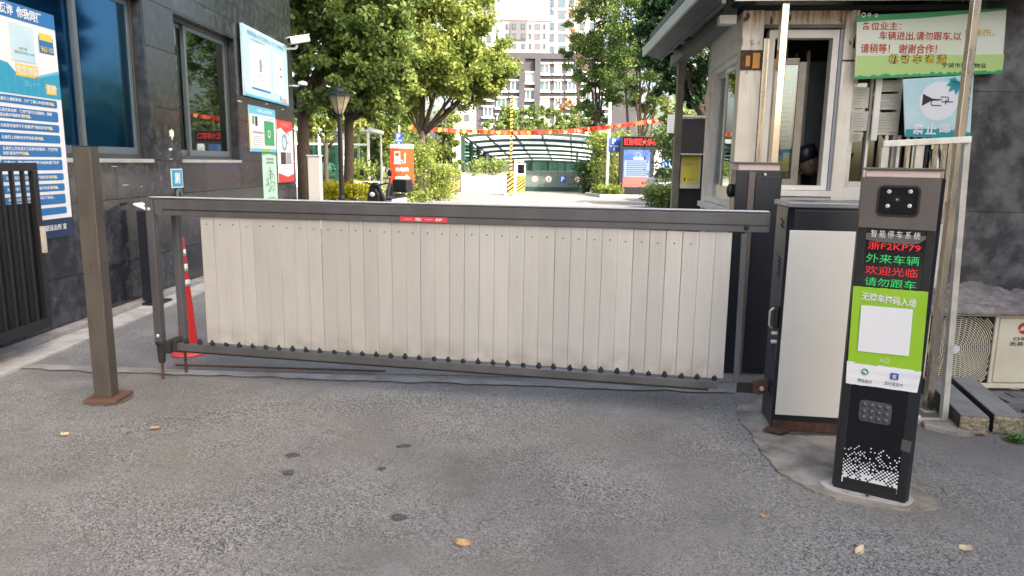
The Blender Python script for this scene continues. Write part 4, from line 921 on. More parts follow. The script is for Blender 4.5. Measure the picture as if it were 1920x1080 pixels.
b=MB(); b.prism([(x_,-.0205,z_) for x_,z_ in rrect(0,.01,.055,.075,.025)],(0,-.004,0)); b.build('sensor_face',M['blackgloss'],rd)
# surveillance cameras on the corner
p=PY(560,88,12.6)
cc=thing('security_camera','white bullet security camera on a bracket at the building corner','security camera',(LX+.0,12.45,p.z))
b=MB(); b.box(0,-.05,-.10,.02,.05,.02); b.bar((.02,0,-.06),(.22,-.02,-.05),.04,.03); b.tube((.22,-.02,-.05),(.24,-.02,.0),.02); b.build('bracket',M['white'],cc,bevel=.004)
b=MB(); d=Vector((.33,-.14,.10)); b.T=Matrix.Translation((.27,-.02,.07))@Vector((-.55,.75,.0)).to_track_quat('Z','Y').to_matrix().to_4x4()
b.T=Matrix.Translation((.29,-.05,.08))@Matrix.Rotation(R(35),4,'Z')@Matrix.Rotation(R(-14),4,'Y')
b.box(-.17,-.055,-.05,.17,.055,.06); b.build('housing',M['white'],cc,bevel=.02)
b=MB(); b.T=Matrix.Translation((.29,-.05,.08))@Matrix.Rotation(R(35),4,'Z')@Matrix.Rotation(R(-14),4,'Y')
b.box(-.22,-.07,.055,.18,.07,.07); b.build('sunshield',M['white'],cc,bevel=.01)
b=MB(); b.T=Matrix.Translation((.29,-.05,.08))@Matrix.Rotation(R(35),4,'Z')@Matrix.Rotation(R(-14),4,'Y'); b.box(-.178,-.045,-.04,-.171,.045,.05); b.build('lens_window',M['blackgloss'],cc)
b=MB(); b.pipe([(.35,.0,.02),(.36,-.01,-.08),(.25,0,-.15),(.1,0,-.14)],.008,6); b.build('cable',M['black'],cc,smooth=True)
p=PY(562,158,12.7)
cc=thing('security_camera','small white dome camera on a short arm below the bullet camera','security camera',(LX,12.7,p.z))
b=MB(); b.bar((0,0,-.03),(.2,0,-.03),.04,.03); b.lathe([(.075,0),(.085,.03),(.07,.06),(.02,.075)],14,(.23,0,-.02)); b.build('housing',M['white'],cc,smooth=True)
b=MB(); b.ball((.23,0,-.03),.06); b.build('dome',M['blackgloss'],cc,smooth=True)

# ================================================================ RIGHT: SIGNS ON THE BOOTH
SF=Frame(2.41,5.315,R(-2)); 
def SP(u,v,y=0): return SF.xz(u,v,y)
sg=thing('notice_sign','long green and pale sign with red characters fixed above the booth window','sign',(2.41,5.315,0),R(-2))
a=SP(1606,30); bq=SP(1885,16); c=SP(1876,138); d=SP(1601,149)
b=MB(); b.prism([(a[0],0,a[1]),(d[0],0,d[1]),(c[0],0,c[1]),(bq[0],0,bq[1])],(0,-.015,0)); b.build('board',mat('pale_green_board',(0.72,0.74,0.62),.3,col2=(.66,.71,.54),scale=2),sg)
pr=Print(sg,-.015)
pr.p([a,bq,(bq[0],bq[1]-.012),(a[0]+(bq[0]-a[0])*.45,a[1]-.014),(a[0]+.10,a[1]-.036),(a[0],a[1]-.045)][::-1],'print_green')
def lerp2(p,q,t): return (p[0]+(q[0]-p[0])*t,p[1]+(q[1]-p[1])*t)
pr.p([d,c,(c[0],c[1]+.09),lerp2(c,d,.5)[:1]+(lerp2(c,d,.5)[1]+.07,),(d[0],d[1]+.10)],'print_lime',1) if False else None
M['lime_lt']=mat('print_light_lime',(0.45,0.62,0.22),.35); 
pr.p([d,c,(c[0],c[1]+.13),(d[0],d[1]+.16)],'lime_lt',1)
rr=random.Random(12); n=60; pts=[d,c]+[(c[0]+(d[0]-c[0])*k/n,c[1]+(d[1]-c[1])*k/n+.012+rr.uniform(0,.018)) for k in range(n+1)]
pr.p(pts,'print_green',2); 
for (u,v,r_) in ((1617,29,.016),(1628,28.5,.012),(1641,30,.012)): a_=SP(u,v); pr.ring(a_[0],a_[1],r_,.006,'print_white',3)
pr.done()
def sline(s,u0,v0,u1,v1,m,bold=.01,rot=-1.2):
    y=-.019; p0=SP(u0,(v0+v1)/2,y); p1=SP(u1,(v0+v1)/2,y); pa=SP((u0+u1)/2,v0,y); pb_=SP((u0+u1)/2,v1,y)
    T(s,(p0[0]+p1[0])/2,(pa[1]+pb_[1])/2,p1[0]-p0[0],pa[1]-pb_[1],m,sg,y=y,bold=bold,rot=R(rot+1.2))
M['txt_red']=mat('sign_red_text',(0.5,0.06,0.03),.4); M['txt_or']=mat('sign_faded_text',(0.62,0.42,0.12),.4)
sline('各位业主：',1616,41,1690,56,M['txt_red']); sline('车辆进出,请勿跟车,以',1649,59,1803,76,M['txt_red']); sline('免夹伤。',1808,54,1866,68,M['txt_or'])
sline('请稍等！ 谢谢合作！',1614,82,1757,100,M['txt_red']); sline('机 动 车 通 道',1666,101,1775,120,M['print_black'],.05); T('机 动 车 通 道',(SP(1667,110,-.02)[0]+SP(1774,110,-.02)[0])/2,(SP(1720,102,-.02)[1]+SP(1720,119,-.02)[1])/2,SP(1774,110,-.02)[0]-SP(1667,110,-.02)[0],SP(1720,102,-.02)[1]-SP(1720,119,-.02)[1],M['print_yellow'],sg,y=-.0205,bold=.005); sline('宁波市珠江物业',1766,118,1850,127,M['print_black'])
hs=thing('no_horn_sign','square teal no horn sign with crossed trumpet in a white circle','sign',(2.41,5.30,0),R(-2))
a=SP(1690,149,-.03); bq=SP(1822,141,-.03); c=SP(1815,262,-.03); d=SP(1694,256,-.03)
M['pale_teal']=mat('pale_teal_print',(0.42,0.68,0.70),.3,col2=(.6,.76,.78),scale=3)
b=MB(); b.prism([(a[0],-.03,a[1]),(d[0],-.03,d[1]),(c[0],-.03,c[1]),(bq[0],-.03,bq[1])],(0,-.008,0)); b.build('board',M['pale_teal'],hs)
pr=Print(hs,-.038); e=SP(1758,190,-.04); pr.disc(e[0],e[1],.135,'print_white',1); 
q0=SP(1697,242,-.04); q1=SP(1812,244,-.04)
M['teal_band']=mat('teal_band_print',(0.02,0.30,0.34),.35)
pr.p([(d[0],d[1]),(c[0],c[1]),(c[0],c[1]+.05),((c[0]+d[0])/2,c[1]+.075),(d[0],d[1]+.05)],'teal_band',1)
# trumpet
k=SP(1731,183,-.04); kx,kz=e
pr.p([(kx-.115,kz+.05),(kx-.115,kz-.035),(kx-.045,kz+.006),(kx-.02,kz+.006),(kx-.02,kz+.016),(kx-.045,kz+.016)],'print_black',2)
pr.r(kx-.02,kz+.006,kx+.02,kz+.014,'print_black',2)
pr.ring(kx-.035,kz-.012,.022,.007,'print_black',2,a0=math.pi/2,a1=3*math.pi/2); pr.r(kx-.035,kz-.034,kx+.02,kz-.027,'print_black',2); pr.r(kx-.035,kz+.003,kx-.0,kz+.010,'print_black',3)
pr.ring(kx+.05,kz+.012,.02,.007,'print_black',2,a0=-math.pi/2,a1=math.pi/2); pr.r(kx+.01,kz+.025,kx+.05,kz+.032,'print_black',2); pr.r(kx+.02,kz-.008,kx+.10,kz-.001,'print_black',2); pr.r(kx+.045,kz-.022,kx+.052,kz+.012,'print_black',3)
lf=SP(1795,153,-.04)
for an,l_ in ((200,.09),(230,.10),(262,.095),(295,.08),(170,.07),(330,.05)):
    ca,sa=math.cos(R(an)),math.sin(R(an)); pr.p([(lf[0],lf[1]),(lf[0]+ca*l_*.5-sa*.022,lf[1]+sa*l_*.5+ca*.022),(lf[0]+ca*l_,lf[1]+sa*l_),(lf[0]+ca*l_*.5+sa*.022,lf[1]+sa*l_*.5-ca*.022)],'teal_band',3)
pr.done()
for i,ch in enumerate('禁止鸣笛'):
    a_=SP([1720,1744,1770,1795][i],242,-.045); T(ch,a_[0],a_[1],.075,.075,M['print_white'],hs,y=-.0425,bold=.03)
# papers taped inside / on the right booth window
rr=random.Random(17)
for i,(u0,v0,u1,v1,lb) in enumerate([(1599,164,1627,204,'upper aged paper taped on the left pane of the papered window'),(1597,208,1625,246,'middle aged paper taped on the left pane of the papered window'),(1596,249,1617,266,'lowest small paper on the left pane of the papered window'),(1646,176,1684,206,'upper paper on the right pane beside the no horn sign'),(1644,210,1681,250,'lower paper on the right pane beside the no horn sign'),(1648,150,1686,173,'top paper strip right under the green sign')]):
    ax,az=BF.xz(u0,v0,-.01); cx,cz=BF.xz(u1,v1,-.01); y=-.009-.0015*i
    o=thing('taped_paper',lb,'paper',BF.o,BF.r,'papers taped on the booth window')
    b=MB(); b.prism([(ax,y,cz),(cx+rr.uniform(-.01,.01),y-.003,cz+rr.uniform(-.008,.008)),(cx,y-.002,az),(ax+.004,y,az+rr.uniform(-.006,.006))],(0,.001,0)); b.build('sheet',M['paper'],o)
    pr=Print(o,y-.0035)
    for k in range(6): 
        zz=az-(az-cz)*(.14+.13*k); pr.r(ax+.015,zz,ax+.015+(cx-ax-.03)*rr.uniform(.5,1),zz+.004,'print_grey')
    pr.done()
# blue poster behind the sliding pane
a=BF.xz(1455,126,.08); c=BF.xz(1488,322,.08)
po=thing('blue_poster','tall light blue poster behind the sliding pane of the guard booth','poster',BF.o,BF.r)
a=(.255,a[1]); c=(.435,c[1])
M['poster_blue']=mat('poster_light_blue',(0.25,0.62,0.82),.4); b=MB(); b.box(a[0],.078,c[1],c[0],.082,a[1]); b.build('sheet',M['poster_blue'],po)
pr=Print(po,.078); hx=c[0]-a[0]; hz=a[1]-c[1]
pr.r(a[0],a[1]-hz*.3,c[0],a[1],'print_skyblue'); pr.r(a[0]+.02,a[1]-.09,c[0]-.03,a[1]-.06,'print_yellow',2); pr.r(a[0],c[1],c[0],c[1]+.10,'print_yellow')
for k in range(9): pr.r(a[0]+.02,a[1]-.30-.035*k,c[0]-.02-.01*(k%3),a[1]-.29-.035*k,'print_red' if k==3 else 'print_teal',2)
pr.p([(a[0]+.06,c[1]+.12),(a[0]+.09,c[1]+.3),(a[0]+.12,c[1]+.12)],'print_blue',2); pr.disc(a[0]+.09,c[1]+.33,.02,'print_pink',2); pr.done()
T('平安建设',(a[0]+c[0])/2,a[1]-.18,hx*.8,.07,M['print_white'],po,y=.074,bold=.02)
# steel pole in front of the signs
def pole(b,x,y,z0,z1,r): b.box(x-r,y-r,z0,x+r,y+r,z1)
p=G(1738,772); pp=PY(1834,0,p.y)
sp=thing('steel_pole','tall stainless pole with painted golden reflections standing in front of the two signs','pole',(p.x,p.y,0))
b=MB(); b.box(-.022,-.022,0,.022,.022,2.75); b.build('shaft',M['steel'],sp,bevel=.003)
b=MB(); b.box(-.035,-.035,0,.035,.035,.012); b.build('base_plate',M['galv'],sp)
p0=G(1768,796); ptop=PY(1812,262,p0.y+.02); pl=PY(1655,270,p0.y+.1)
rfm=thing('rail_frame','stainless rail frame with short vertical bars standing beside the entry terminal','rail frame',(p0.x,p0.y,0))
b=MB(); b.T=Matrix.Translation((-p0.x,-p0.y,0))
b.bar((p0.x,p0.y,.0),(ptop.x,ptop.y,ptop.z),.036,.036); b.build('upright',M['galv'],rfm,bevel=.003)
b=MB(); b.T=Matrix.Translation((-p0.x,-p0.y,0)); b.bar((pl.x,pl.y,pl.z),(ptop.x+.0,ptop.y-.04,ptop.z+.0),.036,.036); b.build('top_bar',M['galv'],rfm,bevel=.003)
b=MB(); b.T=Matrix.Translation((-p0.x,-p0.y,0)); b.bar((p0.x-.32,p0.y-.0,.018),(p0.x+.02,p0.y,.018),.036,.036); b.build('foot_bar',M['galv'],rfm,bevel=.003)
b=MB(); b.T=Matrix.Translation((-p0.x,-p0.y,0)); b.bar((p0.x-.14,p0.y+.02,.03),(p0.x-.02,p0.y+.5,.03),.03,.03); b.build('foot_bar',M['galv'],rfm,bevel=.003)
def lr(t): return (pl.x+(ptop.x-pl.x)*t,pl.y+(ptop.y-.04-pl.y)*t,pl.z+(ptop.z-pl.z)*t-.018)
for t,wd in ((.03,.04),(.30,.016),(.42,.035),(.62,.016),(.72,.016)):
    q=lr(t); b=MB(); b.T=Matrix.Translation((-p0.x,-p0.y,0)); b.box(q[0]-wd/2,q[1]-.012,.02,q[0]+wd/2,q[1]+.012,q[2]); b.build('vertical_bar',M['galv'] if wd>.03 else M['steel'],rfm)
# bundled pipes and cables between the pole and the wall
cbm=MB(); q=(2.62,4.55)
cb_=thing('cable_bundle','bundle of dark cables running down beside the stainless pole','cables',(2.66,4.6,0))
for k,(dx,r_) in enumerate(((0,.014),(.03,.010),(.05,.012))):
    b=MB(); b.pipe([(dx+.03,.1,1.62),(dx+.02,.05,1.55),(dx+.0,.0,1.45),(dx-.01,-.02,1.0),(dx+.0,.03,.6),(dx+.04,.1,.3)],r_,8); b.build('cable',M['black'] if k!=1 else M['galv'],cb_,smooth=True)

# ================================================================ AIR CONDITIONER
ax=2.80; ay=4.70; AWd=.80; AH=.525
ac=thing('air_conditioner','cream outdoor air conditioner unit with round fan grille and red logo','air conditioner',(ax,ay,.03))
M['accream']=mat('aged_cream_enamel',(0.80,0.73,0.56),.45,col2=(0.70,0.62,0.45),scale=4,detail=7)
cxf,czf=.207,.27; rg_=.205
b=MB()
b.box(0,.02,0,AWd,.30,AH); 
b.box(0,-.0,0,AWd,.02,.035); b.box(0,0,AH-.025,AWd,.02,AH); b.box(0,0,.035,.02,.02,AH-.025); b.box(.455,0,.035,.48,.02,AH-.025)
b.build('casing',M['accream'],ac,bevel=.006)
b=MB(); b.box(.482,-.006,.045,AWd-.012,.018,AH-.035); b.build('service_panel',M['accream'],ac,bevel=.006)
b=MB(); b.box(.022,.012,.036,.454,.0195,AH-.026); b.build('fan_cavity',M['black'],ac)
b=MB()
for k in range(22):
    r_=.03+.0135*k; n=44
    for i in range(n):
        a0=2*math.pi*i/n; a1=2*math.pi*(i+1)/n
        if not all(.024<cxf+r_*math.cos(a)<.45 and .038<czf+r_*math.sin(a)<.496 for a in (a0,a1)): continue
        pts=[(cxf+q*math.cos(a),.004,czf+q*math.sin(a)) for q,a in ((r_,a0),(r_+.0042,a0),(r_+.0042,a1),(r_,a1))]; b.prism(pts,(0,.006,0))
    m=10+2*k
    for i in range(m):
        a0=2*math.pi*(i+.5*(k%2))/m
        if k>13 or not (.024<cxf+(r_+.0135)*math.cos(a0)<.45): continue
        b.bar((cxf+r_*math.cos(a0),.007,czf+r_*math.sin(a0)),(cxf+(r_+.0135)*math.cos(a0),.007,czf+(r_+.0135)*math.sin(a0)),.004,.003)
# diagonal slats in the corners
for sx_,sz_ in ():
    for k in range(6):
        o_=.018*k; p0_=(cxf+sx_*.215,czf+sz_*(.07+o_*1.0+.03)); p1_=(cxf+sx_*(.09+o_+.02),czf+sz_*.24)
        b.bar((p0_[0],.006,p0_[1]),(p1_[0],.006,p1_[1]),.004,.004)
b.build('fan_grille',M['accream'],ac)['kind']='stuff'
b=MB(); b.lathe([(.026,.0),(.028,-.003),(.022,-.005)],24,(cxf,.003,czf),axis='y'); b.build('fan_hub',M['reflect'],ac)
b=MB(); b.box(.08,.05,-.03,.14,.28,0); b.box(.66,.05,-.03,.72,.28,0); b.build('feet',M['accream'],ac)
pr=Print(ac,-.007,'logo'); lx,lz=.655,.425
for k in range(3):
    a0=R(120*k+90); 
    P3=[]
    for i in range(9): a=a0+R(12*i); P3.append((lx+.05*math.cos(a)*1.05,lz+.042*math.sin(a)))
    for i in range(8,-1,-1): a=a0+R(12*i); rr_=.016+.022*(i/8.0); P3.append((lx+rr_*math.cos(a+.35),lz+rr_*math.sin(a+.35)))
    pr.p(P3,'print_red',1)
pr.done()
T('CHIGO',.655,.352,.15,.022,M['print_black'],ac,y=-.0085,bold=.03); T('志高空调',.655,.318,.19,.032,M['print_black'],ac,y=-.0085,bold=.01)
# crumpled grey tarpaulin on top
tp=MB(); rr=random.Random(44); nx,ny=110,46; vs=[];fs=[]
from mathutils import noise as mn
for j in range(ny+1):
    for i in range(nx+1):
        u=i/nx; v=j/ny; x=2.72+u*1.1; y=4.64+v*.60
        z=.575+.03*v+.035*mn.noise((x*5,y*7,1))+.035*(.4-abs(mn.noise((x*6+y*5,y*17-x*3,2))))+.022*(.4-abs(mn.noise((x*11-y*9,y*26+x*8,5))))+.006*mn.noise((x*50,y*50,4))
        z+=.045*math.exp(-((u-.6)/.2)**2)*v+.03*(.5-abs(mn.noise((x*9,y*6+x*4,7))))
        if j==0: z-=.035; 
        vs.append((x-2.72,y-4.64-(.01 if j==0 else 0)+.012*mn.noise((x*9,7,3)),max(z,.558)))
for j in range(ny):
    for i in range(nx): a=j*(nx+1)+i; fs.append((a,a+1,a+nx+2,a+nx+1))
tp.add(vs,fs); M['tarp']=mat('grey_brown_tarp',(0.30,0.265,0.25),.8,col2=(0.16,0.14,0.13),scale=7,bump=.5,bscale=40,detail=8)
o=tp.build('tarpaulin',M['tarp'],None,smooth=True); o.location=(2.72,4.64,0); so=o.modifiers.new('thick','SOLIDIFY'); so.thickness=.012
tag(o,'crumpled grey tarpaulin heaped on top of the air conditioner','tarpaulin')
# granite kerb stones on the ground
M['rough_stone']=mat('rough_yellow_granite',(0.36,0.30,0.19),.9,col2=(0.16,0.14,0.11),scale=60,bump=1,bscale=80,detail=3); M['stone_top']=mat('dark_stone',(0.30,0.30,0.29),.6,col2=(0.2,0.2,0.195),scale=6,bump=.2)
M['stone_side']=mat('stone_dark_side',(0.035,0.037,0.04),.6)
for k,(x0,x1,y0,lb) in enumerate([(2.575,2.72,3.885,'left granite kerb stone lying by the steel frame foot'),(2.775,2.92,3.895,'right granite kerb stone lying in front of the air conditioner')]):
    o=thing('kerb_stone',lb,'kerb stone',((x0+x1)/2,y0,0),R(-15 if k==0 else -15),'granite kerb stones on the ground'); hw=(x1-x0)/2; L_=.80; hz_=.115
    b=MB(); n=7; vs=[];fs=[]
    r2=random.Random(k)
    b.box(-hw,.012,.006,hw,L_,hz_-.004,M['stone_side']); b.build('block',None,o,bevel=.004)
    b=MB(); b.box(-hw+.002,.014,hz_-.003,hw-.002,L_-.002,hz_+.002); b.build('pale_top',M['stone_top'],o)  # top face in a lighter grey than the sides
    b=MB()
    for j in range(n+1):
        for i in range(n+1): vs.append((-hw+2*hw*i/n,(-.004+r2.uniform(-.006,.006)) if 0<i<n and 0<j<n else .004,.008+(hz_-.012)*j/n))
    for j in range(n):
        for i in range(n): a=j*(n+1)+i; fs.append((a,a+1,a+n+2,a+n+1))
    b.add(vs,fs); b.add([(-hw,.012,.008),(hw,.012,.008),(hw,.012,hz_-.004),(-hw,.012,hz_-.004)],[(0,1,2,3)]); b.build('split_end',M['rough_stone'],o)
fs_=thing('stone_slab','thin broken stone slab under the foot of the steel frame','stone',(2.52,4.0,0))
b=MB(); b.prism([(-.10,-.02,.0),(.02,-.14,.0),(.13,-.13,.0),(.16,-.05,.0),(.10,.10,.0),(-.06,.10,.0)],(0,0,.035)); b.build('slab',M['apron'],fs_,bevel=.006)
# weed
wd=MB(); rr=random.Random(10); c0=G(1905,832)
for k in range(60):
    a=rr.uniform(0,6.28); r_=rr.uniform(0,.05); l_=rr.uniform(.02,.05); x=r_*math.cos(a); y=r_*math.sin(a); zz=rr.uniform(.0,.03)
    t=rr.uniform(0,6.28); dx,dy=math.cos(t)*l_,math.sin(t)*l_
    wd.quad((x,y,zz),(x+dx*.5-dy*.3,y+dy*.5+dx*.3,zz+.012),(x+dx,y+dy,zz+.008),(x+dx*.5+dy*.3,y+dy*.5-dx*.3,zz+.012))
o=wd.build('weed',mat('weed_green',(0.08,0.2,0.04),.7)); o.location=(c0.x,c0.y,.01); tag(o,'small green weed growing at the edge beside the right kerb stone','weed')
# fallen leaves
M['dryleaf']=mat('dry_leaf',(0.42,0.29,0.17),.7,col2=(.3,.17,.08),scale=60); M['paleleaf']=mat('pale_leaf',(0.55,0.45,0.30),.7)
for i,(u,v,s_,a_,mm,lb) in enumerate([(290,807,.03,20,'dryleaf','small brown fallen leaf on asphalt right of the steel post'),(122,819,.022,60,'paleleaf','pale yellow fallen leaf on asphalt near the left edge'),(868,1024,.034,10,'dryleaf','largest tan fallen leaf in the middle foreground'),(1434,971,.022,-20,'dryleaf','small brown leaf left of the entry terminal base'),(1611,1037,.03,35,'paleleaf','pale curled leaf on the asphalt below the entry terminal'),(1810,1035,.024,-40,'paleleaf','small pale leaf near the bottom right corner')]):
    p=G(u,v); b=MB(); n=8; up=[];dn=[]
    for k in range(n+1):
        t=k/n; x=-s_+2*s_*t; wv=s_*.5*math.sin(math.pi*t)**.8; z=.006+.006*math.sin(3*t+i)+.010*abs(t-.5); up.append((x,wv,z+.010*(i%3)/2+.004)); dn.append((x,-wv,z))
    mid=[((a[0]+c[0])/2,0,min(a[2],c[2])-.003) for a,c in zip(up,dn)]
    b.add(up+mid+dn,[(k,n+1+k,n+2+k,k+1) for k in range(n)]+[(n+1+k,2*n+2+k,2*n+3+k,n+2+k) for k in range(n)])
    o=b.build('fallen_leaf',M[mm]); o.location=(p.x,p.y,.004); o.rotation_euler=(0,0,R(a_)); so=o.modifiers.new('t','SOLIDIFY'); so.thickness=.001
    tag(o,lb,'leaf','fallen leaves on the asphalt')
# tar spots pressed into the asphalt
M['tar']=mat('tar_spot',(0.06,0.059,0.057),.85,col2=(.12,.118,.115),scale=60,bump=.8,bscale=90)
for i,(u,v,s_) in enumerate([(549,856,.04),(541,888,.036),(757,838,.04),(715,881,.026),(746,973,.038),(714,713,.03)]):
    p=G(u,v); r2=random.Random(i+50); n=20; b=MB(); b.poly([(s_*math.cos(2*math.pi*k/n)*r2.uniform(.55,1.15),.9*s_*math.sin(2*math.pi*k/n)*r2.uniform(.5,1.1),0) for k in range(n)]); o=b.build('tar_spot',M['tar']); o.location=(p.x,p.y,.0082); struct(o)

# ================================================================ GUARD IN THE BOOTH
def person():
    root=thing('person','guard in a dark cap and dark uniform bending his head inside the booth window','person',BF.o,BF.r)
    hx,hz=BF.xz(1516,305,.35)
    # joints: pelvis, waist, chest, neck, head; seated, leaning to the left and down
    P=dict(pel=(hx+.13,.42,.72),waist=(hx+.12,.42,.93),chest=(hx+.15,.40,hz-.10),neck=(hx+.06,.37,hz-.05),
      ls=(hx+.12,.56,hz-.12),rs=(hx+.13,.23,hz-.12),le=(hx-.02,.60,.97),re=(hx-.03,.22,.95),lw=(hx-.16,.48,.93),rw=(hx-.18,.30,.93),
      lk=(hx-.22,.54,.70),rk=(hx-.22,.32,.70),la=(hx-.22,.56,.26),ra=(hx-.22,.30,.26),lt=(hx-.36,.56,.17),rt=(hx-.36,.30,.17))
    rad=dict(pel=.13,waist=.12,chest=.13,neck=.05,ls=.07,rs=.07,le=.05,re=.05,lw=.035,rw=.035,lk=.075,rk=.075,la=.045,ra=.045,lt=.035,rt=.035)
    E_=[('pel','waist'),('waist','chest'),('chest','neck'),('chest','ls'),('chest','rs'),('ls','le'),('rs','re'),('le','lw'),('re','rw'),('pel','lk'),('pel','rk'),('lk','la'),('rk','ra'),('la','lt'),('ra','rt')]
    ks=list(P); me=bpy.data.meshes.new('body'); me.from_pydata([P[k] for k in ks],[(ks.index(a),ks.index(c)) for a,c in E_],[])
    o=bpy.data.objects.new('body',me); C.objects.link(o); o.parent=root
    sk=o.modifiers.new('skin','SKIN'); 
    for i,k in enumerate(ks): me.skin_vertices[0].data[i].radius=(rad[k],rad[k]); me.skin_vertices[0].data[i].use_root=(k=='pel')
    ss=o.modifiers.new('sub','SUBSURF'); ss.levels=2; ss.render_levels=2; me.materials.append(mat('dark_uniform',(0.02,0.024,0.035),.8))
    skin=mat('skin',(0.24,0.14,0.10),.6)
    b=MB(); b.T=Matrix.Translation((hx,.36,hz))@Matrix.Rotation(R(-25),4,'Y')
    b.ball((0,0,0),.085,.075,.11,16,12); b.ball((-.085,0,-.015),.018,.014,.022,8,6); b.ball((.0,-.078,0),.02,.012,.03,8,6); b.ball((.0,.078,0),.02,.012,.03,8,6); b.ball((-.078,0,-.055),.018,.026,.010,8,6)
    for s_ in (-1,1): b.ball((-.076,s_*.03,.018),.010,.013,.008,8,6)
    b.tube((.03,0,-.06),(.06,0,-.15),.05,.055,10); hd=b.build('head',skin,o,smooth=True)
    b=MB(); b.T=Matrix.Translation((hx,.36,hz))@Matrix.Rotation(R(-25),4,'Y')
    b.lathe([(.093,.03),(.096,.06),(.098,.10),(.085,.13),(.04,.14),(.0,.142)],16); b.prism([(-.07,-.07,.03),(-.17,-.05,.015),(-.185,0,.01),(-.17,.05,.015),(-.07,.07,.03)],(0,0,.008)); b.build('cap',M['navy'],o,smooth=True)
    b=MB(); b.T=Matrix.Translation((hx,.36,hz))@Matrix.Rotation(R(-25),4,'Y'); b.box(-.10,-.02,.06,-.096,.02,.10); b.build('cap_badge',M['galv'],o)
    for wn,sg_ in (('lw',1),('rw',-1)):
        w0=Vector(P[wn]); b=MB(); b.ball(tuple(w0+Vector((-.04,0,0))),.045,.035,.018,10,8); 
        for k,(dy,l_) in enumerate(((-.024,.065),(-.008,.075),(.008,.07),(.024,.055))): b.pipe([w0+Vector((-.07,dy,0)),w0+Vector((-.07-l_*.5,dy,.004)),w0+Vector((-.07-l_,dy,-.012))],[.009,.008,.006],8)
        b.pipe([w0+Vector((-.03,-sg_*.03,0)),w0+Vector((-.06,-sg_*.05,.0)),w0+Vector((-.09,-sg_*.055,-.006))],[.010,.009,.007],8); b.build('hand',skin,o,smooth=True)
person()
dk=thing('desk','plain desk and stool inside the guard booth','desk',BF.o,BF.r)
b=MB(); b.box(.30,.16,.86,.56,1.0,.89); b.build('desk_top',M['aged_sash'],dk)
for yy in (.2,.95): 
    b=MB(); b.box(.32,yy,.12,.36,yy+.03,.86); b.build('leg',M['aged_sash'],dk)
st=thing('stool','round seated stool the guard sits on inside the booth','stool',BF.o,BF.r)
hx_,_=BF.xz(1516,305,.35)
b=MB(); b.lathe([(.17,.56),(.18,.58),(.17,.60)],16,(hx_+.14,.42,0)); b.build('seat',M['black'],st); b=MB(); b.tube((hx_+.14,.42,.12),(hx_+.14,.42,.56),.03); b.lathe([(.15,.12),(.15,.14)],14,(hx_+.14,.42,0)); b.build('leg',M['galv'],st)

M['contact_shade']=mat('base_contact_shade',(0.075,0.068,0.058),.95,col2=(0.13,0.12,0.105),scale=45,bump=.8,bscale=90,mixlo=.3,mixhi=.7)  # dark patches painted round the bases as contact shadow
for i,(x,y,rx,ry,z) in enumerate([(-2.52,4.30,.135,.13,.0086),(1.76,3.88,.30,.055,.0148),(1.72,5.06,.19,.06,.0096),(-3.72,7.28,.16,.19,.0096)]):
    r2=random.Random(i+90); n=40; b=MB(); b.poly([(rx*math.cos(2*math.pi*k/n)*r2.uniform(.9,1.12),ry*math.sin(2*math.pi*k/n)*r2.uniform(.88,1.15),0) for k in range(n)]); o=b.build('base_contact_shade',M['contact_shade']); o.location=(x,y,z); struct(o)
# ================================================================ VEGETATION
def leaves(cl,n,sig,ls,tints,seed,flat=0.0):
    """cl: array of clump centres (k,3); returns verts, tint per face"""
    r=np.random.default_rng(seed); n=int(n*.70); k=len(cl); idx=r.integers(0,k,n)
    csz=r.uniform(.6,1.5,(k,1)); c=cl[idx]+r.normal(0,1,(n,3))*np.array(sig)*csz[idx]
    a=r.normal(0,1,(n,3)); a/=np.linalg.norm(a,axis=1,keepdims=True)
    b=r.normal(0,1,(n,3)); b[:,2]+=flat; b-=a*(a*b).sum(1,keepdims=True); b/=np.linalg.norm(b,axis=1,keepdims=True)
    s=ls*r.uniform(.6,1.35,(n,1)); a=a*s*.5; b=b*s*.27
    v=np.stack([c-a,c+b-a*.1,c+a,c-b-a*.1],1).reshape(-1,3)
    ct=r.uniform(-.25,.25,k)[idx]
    return v,np.clip(tints+ct+r.normal(0,.16,n),0,1)
def leafmesh(name,v,t,m):
    n=len(v)//4; me=bpy.data.meshes.new(name); me.vertices.add(n*4); me.vertices.foreach_set('co',v.astype(np.float32).ravel())
    me.loops.add(n*4); me.loops.foreach_set('vertex_index',np.arange(n*4,dtype=np.int32)); me.polygons.add(n)
    me.polygons.foreach_set('loop_start',np.arange(0,n*4,4,dtype=np.int32))
    at=me.attributes.new('tint','FLOAT','FACE'); at.data.foreach_set('value',t.astype(np.float32)); me.materials.append(m); me.update(calc_edges=True); return me
SEED=[100]
